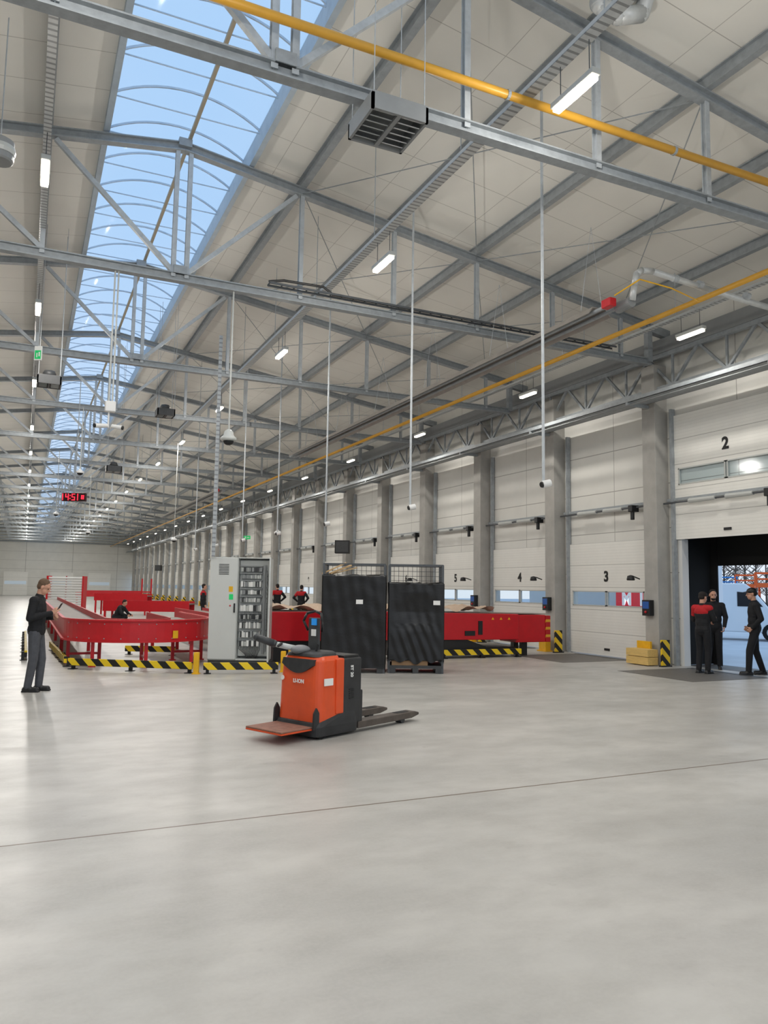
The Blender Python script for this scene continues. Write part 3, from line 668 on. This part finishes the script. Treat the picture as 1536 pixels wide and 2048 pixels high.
MB().box(-.112,-.09,-.008,0,.03,.052).box(-.112,-.09,-.008,0,-.052,-.03).build('colon',REDLED,r); MB().tube((0,.04,.11),(0,.04,3.2),.01).build('hanger_rod',STEEL,r)
q=gd(72,706,13.6)
r=empty('exit_sign',q,-YAW,'green exit sign hanging under the left lamp row','sign')
MB().box(-.03,.1,0,.03,-.13,.13).build('sign_plate',PAPER,r); MB().box(-.02,.09,-.004,0,-.11,.05).build('green_field',GRN,r); MB().box(.01,.03,-.006,-.004,-.08,.0).box(.05,.075,-.006,-.004,-.06,.02).build('pictogram',PAPER,r); MB().tube((.03,.015,.13),(.03,.015,.75),.008).build('hanger_rod',STEEL,r)
q=gx(494,1075,13.6)
r=empty('exit_sign',q,-PI/4,'small green exit sign high among the far columns','sign')
MB().box(-.25,.25,0,.04,-.12,.12).build('sign_plate',GRN,r); MB().box(-.15,-.1,-.005,0,-.07,.07).box(-.02,.18,-.005,0,-.02,.02).build('pictogram',PAPER,r)
for px,py,lab in ((685,1094,'black box heater mounted high beside a mid hall column'),(317,1136,'small black box on a far column')):
    q=gx(px,py,13.2); r=empty('wall_unit',q,-.5,lab,'wall unit')
    MB().box(-.34,.34,-.2,.2,-.3,.3).build('housing',BLACK,r,bevel=.02); MB().box(-.28,.28,-.22,-.2,-.24,.24).build('grille',DKGREY,r); MB().bar((0,.2,0),(.2,.7,0),.05,.05).build('bracket',STEELD,r)
# ------------------------------------------------ electrical cabinet
c=gd(475,1330,17.0)
r=empty('electrical_cabinet',(c.x,c.y,0),-YAW,'open light grey electrical cabinet full of switchgear behind a striped barrier','cabinet')
w=.66; d=.42; hz=2.36
b_=MB(); b_.box(-w,-w+.02,0,d,.12,hz); b_.box(w-.02,w,0,d,.12,hz); b_.box(-w,w,d-.02,d,.12,hz); b_.box(-w,w,0,d,hz-.02,hz); b_.box(-w,w,0,d,.12,.15); b_.box(-.08,-.05,0,d,.12,hz)
b_.build('body',CABW,r)
MB().box(-w,w,.02,d-.02,0,.12).build('plinth',DKGREY,r)
dr=MB().box(-w,-.06,-.03,0,.14,hz-.01).build('door',CABW,r,bevel=.006)
v=MB()
for k in range(7): v.box(-.47,-.25,-.036,-.03,1.98+k*.035,1.995+k*.035)
v.build('vent_slots',DKGREY,dr); MB().box(-.12,-.09,-.055,-.03,1.15,1.35).build('handle',BLACK,dr)
MB().box(-.24,-.15,-.034,-.03,1.6,1.72).build('warning_sticker',YEL,dr); MB().box(-.23,-.14,-.034,-.03,1.43,1.55).build('sticker',GRN,dr); MB().sph((-.2,-.035,1.3),.018).build('red_button',RED,dr)
MB().box(-.04,w-.03,.18,.2,.2,2.3).build('mounting_plate',CABW,r)
rr_=random.Random(3)
for z,hgt in ((2.1,.1),(1.94,.09),(1.78,.13),(1.6,.1),(1.43,.1),(1.25,.14),(1.06,.1),(.88,.14),(.68,.14),(.48,.13)):
    x=0.0; parts={}
    while x<.44:
        ww=rr_.choice((.018,.036,.054)); mm=rr_.choice((PAPER,PAPER,GREYP,GREYM,DKGREY)) if z<1.9 else rr_.choice((DKGREY,GREYM,GREYP))
        parts.setdefault(mm.name,(mm,MB()))[1].box(x,x+ww-.004,.08,.18,z-hgt/2,z+hgt/2*rr_.uniform(.6,1)); x+=ww
    for mm,t in parts.values(): t.build('switchgear_row',mm,r)
    MB().box(-.03,.47,.1,.18,z+.06,z+.085).build('wiring_duct',GREYM,r)
MB().box(.49,.54,.08,.18,.25,2.2).build('wiring_duct',GREYM,r)
t=MB()
for k in range(14):
    x=.0+k*.034; t.path([(x,.07,1.18-.04*(k%3)),(x+.015,.05,1.08),(x,.07,.94)],.004,4); t.path([(x,.08,.42),(x+.01,.05,.36),(x*.6+.15,.05,.24),(x*.5+.15,.12,.16)],.007,5)
    t.path([(.57+.004*(k%4),.08,2.2-.12*k),(.6,.05,2.0-.1*k),(.58,.08,.3)],.005,4)
t.build('cable_bundle',DKGREY,r)
o=MB().box(0,.03,-.6,0,.14,hz-.01).build('door',CABW,r,loc=(w,0,0)); o.rotation_euler=(0,0,.1)
MB().box(-.003,0,-.42,-.3,1.55,1.7).build('document_sheet',PAPER,o)
# ------------------------------------------------ barriers
def barrier(p,q,lab,grp='low black and yellow striped barriers'):
    p=Vector((p[0],p[1],0));q=Vector((q[0],q[1],0));dd=q-p;ln=dd.length
    r=empty('striped_barrier',p,math.atan2(dd.y,dd.x),lab,'barrier',grp)
    MB().box(0,ln,-.03,.03,.08,.22).build('rail',HAZ,r,bevel=.006)
    n=max(2,int(ln/1.1)+1)
    for i in range(n):
        x=.08+(ln-.16)*i/(n-1); MB().box(x-.03,x+.03,.03,.09,0,.2).box(x-.07,x+.07,-.04,.12,0,.012).build('post',BLACK,r)
barrier(gz(136,1338),gz(384,1347),'striped barrier in front of the curved red conveyor')
barrier(gz(100,1300),gz(130,1334),'short striped barrier at the left corner of the red conveyor')
barrier(gz(406,1348),gz(556,1347),'striped barrier in front of the electrical cabinet')
barrier(gz(884,1318),gz(1042,1314),'striped barrier before the red conveyor right of the wrapped cages')
barrier(gz(1044,1293),gz(1096,1292),'striped barrier under the conveyor tip near door 3')
barrier(gz(250,1309),gz(350,1311),'striped barrier seen under the curved conveyor')
def post(px,py,lab):
    q=gz(px,py); r=empty('yellow_post',q,-YAW,lab,'post','short yellow guard posts')
    MB().box(-.05,.05,-.05,.05,0,.42).build('post',YEL,r,bevel=.01); MB().box(-.07,.07,-.07,.07,0,.02).build('base_plate',YEL,r)
post(392,1348,'short yellow post left of the cabinet barrier'); post(566,1344,'short yellow post right of the cabinet barrier'); post(581,1336,'short yellow post behind the pallet truck handle')
# ------------------------------------------------ curved conveyor
cx,cyy,Ro,Ri=2.4,18.4,1.55,.7
def upath(R,yl,yr,n=28):
    pts=[(cx-R,yl),(cx-R,(yl+cyy)/2)]
    pts+=[(cx-R*math.cos(PI*i/n),cyy-R*math.sin(PI*i/n)) for i in range(n+1)]
    return pts+[(cx+R,(yr+cyy)/2),(cx+R,yr)]
YR=22
r=empty('curved_conveyor',(0,0,0),0,'red U-shaped belt conveyor with curved side panel left of the cabinet','conveyor')
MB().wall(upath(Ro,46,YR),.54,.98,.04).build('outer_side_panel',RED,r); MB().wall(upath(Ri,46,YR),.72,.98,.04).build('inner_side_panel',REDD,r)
A=upath(Ro-.03,46,YR);B_=upath(Ri+.03,46,YR); vs=[];fs=[]
for a,b2 in zip(A,B_): vs+=[(a[0],a[1],.84),(b2[0],b2[1],.84),(a[0],a[1],.8),(b2[0],b2[1],.8)]
for i in range(len(A)-1): fs+=[(4*i,4*i+4,4*i+5,4*i+1),(4*i+2,4*i+3,4*i+7,4*i+6)]
MB().add(vs,fs).build('belt',BELT,r)
for z in (.96,.52): MB().wall(upath(Ro+.03,46,YR),z,z+.035,.07).build('edge_flange',RED,r)
for i in range(0,9,2):
    a=PI*i/8
    for R in ((Ro-.1,Ri+.1) if i in(0,4,8) else (Ro-.1,)):
        x,y=cx-R*math.cos(a),cyy-R*math.sin(a); MB().box(x-.035,x+.035,y-.035,y+.035,0,.55 if R>1 else .8).box(x-.07,x+.07,y-.07,y+.07,0,.02).build('leg',RED,r)
    if i in (0,4,8):
        MB().bar((cx-(Ro-.1)*math.cos(a),cyy-(Ro-.1)*math.sin(a),.2),(cx-(Ri+.1)*math.cos(a),cyy-(Ri+.1)*math.sin(a),.2),.05,.05).build('cross_bar',RED,r)
for y in (21.5,25.5,29,33,37,41,45):
    for x in (cx-Ro+.1,cx-Ri-.1)+((cx+Ri+.1,cx+Ro-.1) if y<22 else ()): MB().box(x-.04,x+.04,y-.04,y+.04,0,.8).build('leg',RED,r)
t=MB()
for zz in (.6,.9):
    for i in range(3,26,2):
        a=PI*i/28; x,y=cx-(Ro+.025)*math.cos(a),cyy-(Ro+.025)*math.sin(a); t.sph((x,y,zz),.014,6,4)
t.build('bolt_heads',STEELD,r)
a=PI*.62; x,y=cx-(Ro+.04)*math.cos(a),cyy-(Ro+.04)*math.sin(a)
o=MB().box(-.06,.06,-.012,0,-.08,.08).build('warning_sticker',YEL,r,loc=(x,y,.68)); o.rotation_euler=(0,0,math.atan2(-math.sin(a),-math.cos(a))+PI/2)
r=empty('guide_rail',(0,0,0),0,'long grey guide rail running down the left side of the curved conveyor','rail')
MB().bar((.38,18.6,.42),(.38,45,.42),.06,.28).build('rail',BELT,r)
for y in (18.8,21,24,27,31,35,40,44.5): MB().box(.39,.46,y-.03,y+.03,0,.5).build('bracket',RED,r)
barrier((.12,19.2),(.12,27),'striped barrier running away down the left side of the conveyor')
def straight(p,q,w,z,h,lab,belt=True):
    p=Vector(p);q=Vector(q);dd=q-p;ln=dd.length; r=empty('belt_conveyor',(p.x,p.y,0),math.atan2(dd.y,dd.x),lab,'conveyor')
    for s in (-1,1): MB().box(0,ln,s*w/2-.02,s*w/2+.02,z-h,z+.04).build('side_panel',RED,r)
    MB().box(0,ln,-w/2,w/2,z-.1,z-.05).build('belt',BELT,r)
    n=max(2,int(ln/2)+1)
    for i in range(n):
        for s in (-1,1):
            x=.1+(ln-.2)*i/(n-1); MB().box(x-.04,x+.04,s*w/2-.04,s*w/2+.04,0,z-h).build('leg',RED,r)
straight(at(215,33)[:2],at(385,33)[:2],.9,1.0,.4,'straight red conveyor crossing behind the curved conveyor')
straight(at(195,44)[:2],at(300,44)[:2],.9,1.15,.35,'far straight red conveyor left of the crouching worker')
straight((5.0,20.6),(5.0,26),.9,.95,.3,'red conveyor running away behind the electrical cabinet')
straight((3.4,60),(8,60),.9,1.2,.4,'farthest low red conveyor on the left')
for px,D in ((293,50),):
    x,y,_=at(px,D); r=empty('red_gate_frame',(x,y,0),-YAW,'tall red steel frame standing among the far conveyors','frame')
    for s in (-.3,.3): MB().box(s-.04,s+.04,-.04,.04,0,2.1).build('post',RED,r)
    for a in ((-.3,.3,1.2),(-2.2,-.3,1.1)): MB().box(a[0],a[1],-.04,.04,a[2],a[2]+.09).build('rail',RED,r)
    MB().box(-2.2,-2.12,-.04,.04,0,1.1).build('post',RED,r)
x,y,_=at(133,50); r=empty('roller_rack',(x,y,0),-YAW,'tall rack of stacked white rollers with red end posts far on the left','rack')
for s in (-1.15,1.15): MB().box(s-.05,s+.05,-.3,.3,0,2.2).build('post',RED,r)
MB().box(-.07,-.03,-.04,.1,0,2.2).build('post',REDD,r)
for k in range(12): MB().tube((-1.13,-.15,.25+k*.165),(1.13,-.15,.25+k*.165),.072,None,10).build('roller',WHITE,r)
# ------------------------------------------------ telescopic conveyor
r=empty('telescopic_conveyor',(0,17.0,0),0,'long red telescopic conveyor pointing at door 3 behind the wrapped cages','conveyor')
xa,xb=4.95,11.85
MB().prism([(xa,.5),(11.85,.44),(11.85,1.1),(8.2,1.16),(xa,1.16)],lambda u,v,w:(u,w,v),0,.9).build('outer_boom',RED,r,bevel=.02)
MB().prism([(8.2,.08),(11.8,.08),(11.8,.24),(10.9,.26),(10.3,.46),(8.2,.46)],lambda u,v,w:(u,w,v),.05,.85).build('base_frame',BLACK,r)
MB().box(5.2,6.6,.05,.85,.05,.5).build('drive_cabinet',BLACK,r,bevel=.01)
MB().box(11.8,12.75,.06,.84,.36,1.08).build('inner_boom',RED,r,bevel=.015)
MB().box(12.75,12.9,.04,.86,.36,1.06).build('end_frame',HAZR,r,bevel=.01)
MB().prism([(xa,1.16),(8.2,1.16),(12.8,1.09),(12.8,1.11),(8.2,1.18),(xa,1.18)],lambda u,v,w:(u,w,v),.12,.78).build('belt',BELT,r)
MB().box(10.6,10.72,-.02,0,.58,.93).build('control_panel',BLACK,r); MB().box(10.2,10.5,-.02,0,.56,.68).build('control_panel',BLACK,r)
for x in (11.0,11.25,11.5): MB().prism([(x,.96),(x+.08,.96),(x+.04,1.02)],lambda u,v,w:(u,w,v),-.008,.001).build('warning_triangle',YEL,r)
for s in (.2,.6): MB().box(12.1,12.25,s,s+.15,0,.4).build('support_leg',BLACK,r)
vs=[];fs=[];nx,ny=40,8; rn=random.Random(5)
for i in range(nx+1):
    for j in range(ny+1):
        x=8.2+2.9*i/nx; yy=17.02+.86*j/ny; z=1.25+.05*math.sin(i*.7+j)+.04*math.sin(i*.23+1.3*j)+rn.uniform(0,.02)
        if j in(0,ny): z-=.02
        vs.append((x,yy,z))
for i in range(nx):
    for j in range(ny): a=i*(ny+1)+j; fs.append((a,a+ny+1,a+ny+2,a+1))
o=MB().add(vs,fs).build('cover_sheet',TARP,smooth=True); tag(o,'crumpled brown sheet lying on the red telescopic conveyor','sheet')
o2=o.copy(); COL.objects.link(o2); o2.location=(-3.1,0,0); o2['label']='crumpled brown sheet on the conveyor between cabinet and wrapped cages'
# ------------------------------------------------ wrapped cages
def cage(px,D,wd,ft,lab,low=False,rz=0):
    q=gd(px,1345,D); r=empty('wrapped_cage',(q.x,q.y,0),-YAW+rz,lab,'cage'); h=wd/2; dp=.9; H=2.22
    for sx in (-1,1):
        for y in (0.03,dp): MB().box(sx*h-.022,sx*h+.022,y-.022,y+.022,0,H).build('corner_post',DKST,r)
    def panel(a,b,name='wire_mesh'):
        a=Vector(a);b=Vector(b);t=MB();z=.2
        while z<=H: t.tube((a.x,a.y,z),(b.x,b.y,z),.0045,None,4); z+=.1
        n=int((b-a).length/.1)
        for i in range(n+1): p_=a.lerp(b,i/n); t.tube((p_.x,p_.y,.15),(p_.x,p_.y,H),.0045,None,4)
        t.bar((a.x,a.y,H),(b.x,b.y,H),.025,.025); t.build(name,DKST,r)
    panel((-h,dp),(h,dp)); panel((-h,.03),(-h,dp)); panel((h,.03),(h,dp))
    MB().bar((-h,.03,H),(h,.03,H),.025,.025).build('top_bar',DKST,r)
    MB().box(-h,h,0,dp,.1,.16).build('base_frame',DKGREY,r)
    for x in (-h+.08,0,h-.08): MB().box(x-.06,x+.06,0,dp,0,.1).build('skid',DKGREY,r)
    z0=.1 if not low else .24; nx,nz_=44,80; rn=random.Random(px)
    def W(u,v): return .0022*math.sin(v*17+2*math.sin(u*2.1))+.003*math.sin(u*9+v*5)+rn.uniform(-.0006,.0006)
    per=[(-h-.03,-.03),(h+.03,-.03),(h+.03,dp+.03),(-h-.03,dp+.03)]
    loop=[]
    for k in range(4):
        a=Vector(per[k]);b3=Vector(per[(k+1)%4]);nn=Vector(((b3-a).y,-(b3-a).x)).normalized(); m_=nx if k%2==0 else 20
        for i in range(m_): loop.append((a.lerp(b3,i/m_),nn,math.sin(PI*i/m_)))
    vs=[];fs=[];nl=len(loop)
    for j in range(nz_+1):
        z=z0+(ft-z0)*j/nz_
        for i,(pp,nn,e) in enumerate(loop):
            o_=W(i*.09,z)*min(1,e*3)-.02*e*math.sin(z*1.9); q_=pp+nn*o_; zz=z
            if low: q_+=nn*(-.05*e*max(0,1-abs(z-1.25)/.4)+.01*e*math.sin(i*.9+z*14)*(1 if z<1.0 else .15))
            if j==nz_: zz=z+.02*math.sin(i*.35)+.012*math.sin(i*1.1)
            if j==0: zz=z+.02*math.sin(i*.21)+(.04*math.sin(i*.5) if low else 0)
            vs.append((q_.x,q_.y,zz))
    for j in range(nz_):
        for i in range(nl): fs.append((j*nl+i,j*nl+(i+1)%nl,(j+1)*nl+(i+1)%nl,(j+1)*nl+i))
    fs.append(tuple(range(nz_*nl,(nz_+1)*nl)))
    MB().add(vs,fs).build('stretch_film',FILM,r,smooth=True)
    if low: MB().box(-h+.06,h-.3,.03,dp-.1,.16,.27).build('cardboard_box',CARD,r)
    lb=.12 if not low else .42
    MB().box(lb-.07,lb+.07,-.07,-.062,1.4,1.49).build('label_sheet',PAPER,r)
    return r
cage(705,15.9,1.26,1.98,'left wire cage wrapped in black stretch film, with boards on top',rz=-.02)
cage(831,16.0,1.1,1.84,'right wire cage in torn shiny black stretch film with cardboard showing at its foot',True)
for i,(px,a,b2) in enumerate(((672,.35,.5),(684,.6,.62),(693,.2,.4))):
    q=gd(px,1150,16.5); o=MB().bar((-.3,0,0),(.22,.0,.24-.05*i),.09,.025).build('wooden_board',WOOD,loc=(q.x,q.y,2.02)); o.rotation_euler=(0,0,-YAW+a)
    tag(o,['leftmost wooden board sticking up from the left wrapped cage','middle wooden board on top of the left wrapped cage','rightmost wooden board on top of the left wrapped cage'][i],'board','boards on the left cage')
# ------------------------------------------------ pallet truck
phi=math.radians(50)-YAW
G=lambda L,D:(L*cy+D*sy,-L*sy+D*cy,0)
r=empty('pallet_truck',G(-.99,9.15),phi,'orange and black electric pallet truck with platform, standing on the open floor','pallet truck')
def rrect(x0,x1,y0,y1,rad,n=6):
    P=[]
    for (cx_,cy_,a0) in ((x1-rad,y1-rad,0),(x0+rad,y1-rad,PI/2),(x0+rad,y0+rad,PI),(x1-rad,y0+rad,3*PI/2)):
        for i in range(n+1): a=a0+PI/2*i/n; P.append((cx_+rad*math.cos(a),cy_+rad*math.sin(a)))
    return P
def loft(levels,m,name,parent):
    vs=[];fs=[];n=len(levels[0][0])
    for poly,z in levels:
        for (x,y) in poly: vs.append((x,y,z(x) if callable(z) else z))
    for j in range(len(levels)-1):
        for i in range(n): fs.append((j*n+i,j*n+(i+1)%n,(j+1)*n+(i+1)%n,(j+1)*n+i))
    fs.append(tuple(range(n-1,-1,-1))); fs.append(tuple(range((len(levels)-1)*n,len(levels)*n)))
    o=MB().add(vs,fs).build(name,m,parent); md=o.modifiers.new('b','BEVEL'); md.width=.012; md.segments=2; md.limit_method='ANGLE'; return o
hw=.36
SKIRT=mat('worn_black_skirt',(44,45,47),.55,0,.25,8)
loft([(rrect(-.03,.72,-hw,hw,.1),.03),(rrect(-.04,.72,-hw-.01,hw+.01,.1),.14),(rrect(-.02,.7,-hw+.01,hw-.01,.1),lambda x:.19+.13*max(0,min(1,(x-.05)/.4))**2)],SKIRT,'chassis_skirt',r)
loft([(rrect(-.0,.44,-hw+.015,hw-.015,.11),.18),(rrect(.01,.44,-hw+.02,hw-.02,.12),.6),(rrect(.03,.44,-hw+.03,hw-.03,.12),.88),(rrect(.06,.44,-hw+.06,hw-.06,.12),.93)],ORANGE,'motor_cover',r)
loft([(rrect(.04,.43,-hw+.07,hw-.07,.1),.92),(rrect(.06,.43,-hw+.09,hw-.09,.1),.955),(rrect(.1,.43,-hw+.13,hw-.13,.1),.975)],SKIRT,'top_cap',r)
t=MB()
for i in range(14):
    y0_=-.26+.52*i/14; y1_=y0_+.52/14; dz=lambda y:.83-.1*max(0,math.cos(y/.26*PI/2))
    t.add([(-.004,y0_,dz(y0_)),(-.004,y1_,dz(y1_)),(.018,y1_,.895),(.018,y0_,.895),(.04,y0_,dz(y0_)),(.04,y1_,dz(y1_)),(.06,y1_,.895),(.06,y0_,.895)],[(0,1,2,3),(4,7,6,5),(0,4,5,1),(3,2,6,7),(0,3,7,4),(1,5,6,2)])
t.build('front_inlay',SKIRT,r)
MB().box(.42,.75,-hw+.005,hw-.005,.12,.9).build('battery_cover',SKIRT,r,bevel=.03)
MB().box(.45,.72,-hw+.03,hw-.03,.89,.93).build('battery_lid',BLACK,r,bevel=.015)
MB().box(.3,.43,-hw+.0,hw-.0,.26,.9).build('side_band',ORANGE,r,bevel=.015)
t=MB()
for k in range(5): t.box(.52,.6,-hw-.002,-hw+.006,.42+k*.025,.432+k*.025)
t.build('vent_slots',BLACK,r)
text('LI-ION',.062,PAPER,'lettering',r,(-.012,-.04,.64),(PI/2,0,-PI/2),.002)
MB().tube((.0,.24,.66),(-.008,.24,.66),.028,None,16).build('round_emblem',PAPER,r)
text('ST 20',.06,PAPER,'lettering',r,(.56,-hw-.001,.74),(PI/2,PI/2,0),.002)
MB().box(.1,.24,-hw+.0,-hw+.014,.6,.68).build('label_sheet',PAPER,r)
MB().box(-.5,-.02,-.3,.3,.13,.15).build('platform',mat('worn_platform',(140,100,84),.75,0,.25,12),r,bevel=.008)
MB().box(-.5,-.02,-.3,.3,.11,.13).build('platform_edge',ORANGE,r,bevel=.005)
WF=mat('worn_fork',(92,84,78),.6,.3,.25,10)
for s in (-1,1):
    MB().prism([(-.05,.12),(.04,.12),(.04,.3),(.0,.36),(-.04,.3)],lambda u,v,w:(u,w,v),s*.33-.012,s*.33+.012).build('side_bracket',SKIRT,r)
    MB().tube((.1,s*.3-.03,.07),(.1,s*.3+.03,.07),.07,None,16).build('caster_wheel',RUBBER,r)
    f=MB().prism([(.7,.05),(1.75,.05),(1.9,.08),(1.9,.11),(1.82,.13),(.7,.13)],lambda u,v,w:(u,w,v),s*.27-.085,s*.27+.085).build('fork',WF,r,bevel=.01)
    MB().tube((1.6,s*.27-.05,.045),(1.6,s*.27+.05,.045),.045,None,14).build('load_wheel',DKGREY,f)
    MB().box(1.5,1.72,s*.27-.05,s*.27+.05,.131,.134).build('slot',BLACK,f)
MB().box(.72,.8,-.33,.33,.05,.5).build('fork_carriage',SKIRT,r,bevel=.015)
MB().sph((.12,.08,.99),(.13,.11,.055),18,12).build('tiller_pod',mat('grey_pod',(120,122,124),.45),r,smooth=True)
MB().cap((.08,.1,1.0),(-.1,.26,1.05),.035,.032,14).build('tiller_arm',GREYP,r,smooth=True)
MB().cap((-.12,.28,1.06),(-.27,.42,1.13),.045,.042,14).build('tiller_grip',DKGREY,r,smooth=True)
MB().cap((-.08,.2,1.06),(-.16,.16,1.04),.02,.015,10).build('thumb_lever',BLACK,r,smooth=True)
MB().box(.36,.4,.02,.2,.93,1.36).build('console_mast',DKGREY,r,bevel=.015)
MB().path([(.38,-.02,1.2),(.34,-.06,1.32),(.36,-.02,1.41),(.38,.1,1.44),(.36,.22,1.41),(.34,.26,1.32),(.38,.22,1.2)],.016,10).build('grab_handle',BLACK,r,smooth=True)
MB().box(.345,.36,.05,.13,1.27,1.35).build('display',BLUES,r); MB().box(.345,.36,.06,.13,1.14,1.22).build('label_sheet',PAPER,r)
MB().tube((.2,-.1,.96),(.22,-.12,1.06),.013).build('key_switch',BLACK,r)
# ------------------------------------------------ world
w=bpy.data.worlds.new('sky'); S.world=w; w.use_nodes=True; nt=w.node_tree; N=nt.nodes; Lk=nt.links
bg=N['Background']; tc=N.new('ShaderNodeTexCoord'); sp=N.new('ShaderNodeSeparateXYZ'); Lk.new(tc.outputs['Generated'],sp.inputs[0])
cr=N.new('ShaderNodeValToRGB'); cr.color_ramp.elements[0].position=.0; cr.color_ramp.elements[0].color=lin((232,236,242)); cr.color_ramp.elements[1].position=.45; cr.color_ramp.elements[1].color=lin((166,200,236))
Lk.new(sp.outputs[2],cr.inputs[0])
n=N.new('ShaderNodeTexNoise'); n.inputs['Scale'].default_value=2.5; n.inputs['Detail'].default_value=5; Lk.new(tc.outputs['Generated'],n.inputs['Vector'])
x=N.new('ShaderNodeMix'); x.data_type='RGBA'; mr=N.new('ShaderNodeMapRange'); mr.inputs[1].default_value=.45; mr.inputs[2].default_value=.75; mr.inputs[4].default_value=.5; Lk.new(n.outputs[0],mr.inputs[0]); Lk.new(mr.outputs[0],x.inputs[0])
Lk.new(cr.outputs[0],x.inputs[6]); x.inputs[7].default_value=lin((190,214,240)); Lk.new(x.outputs[2],bg.inputs[0]); bg.inputs[1].default_value=1.15
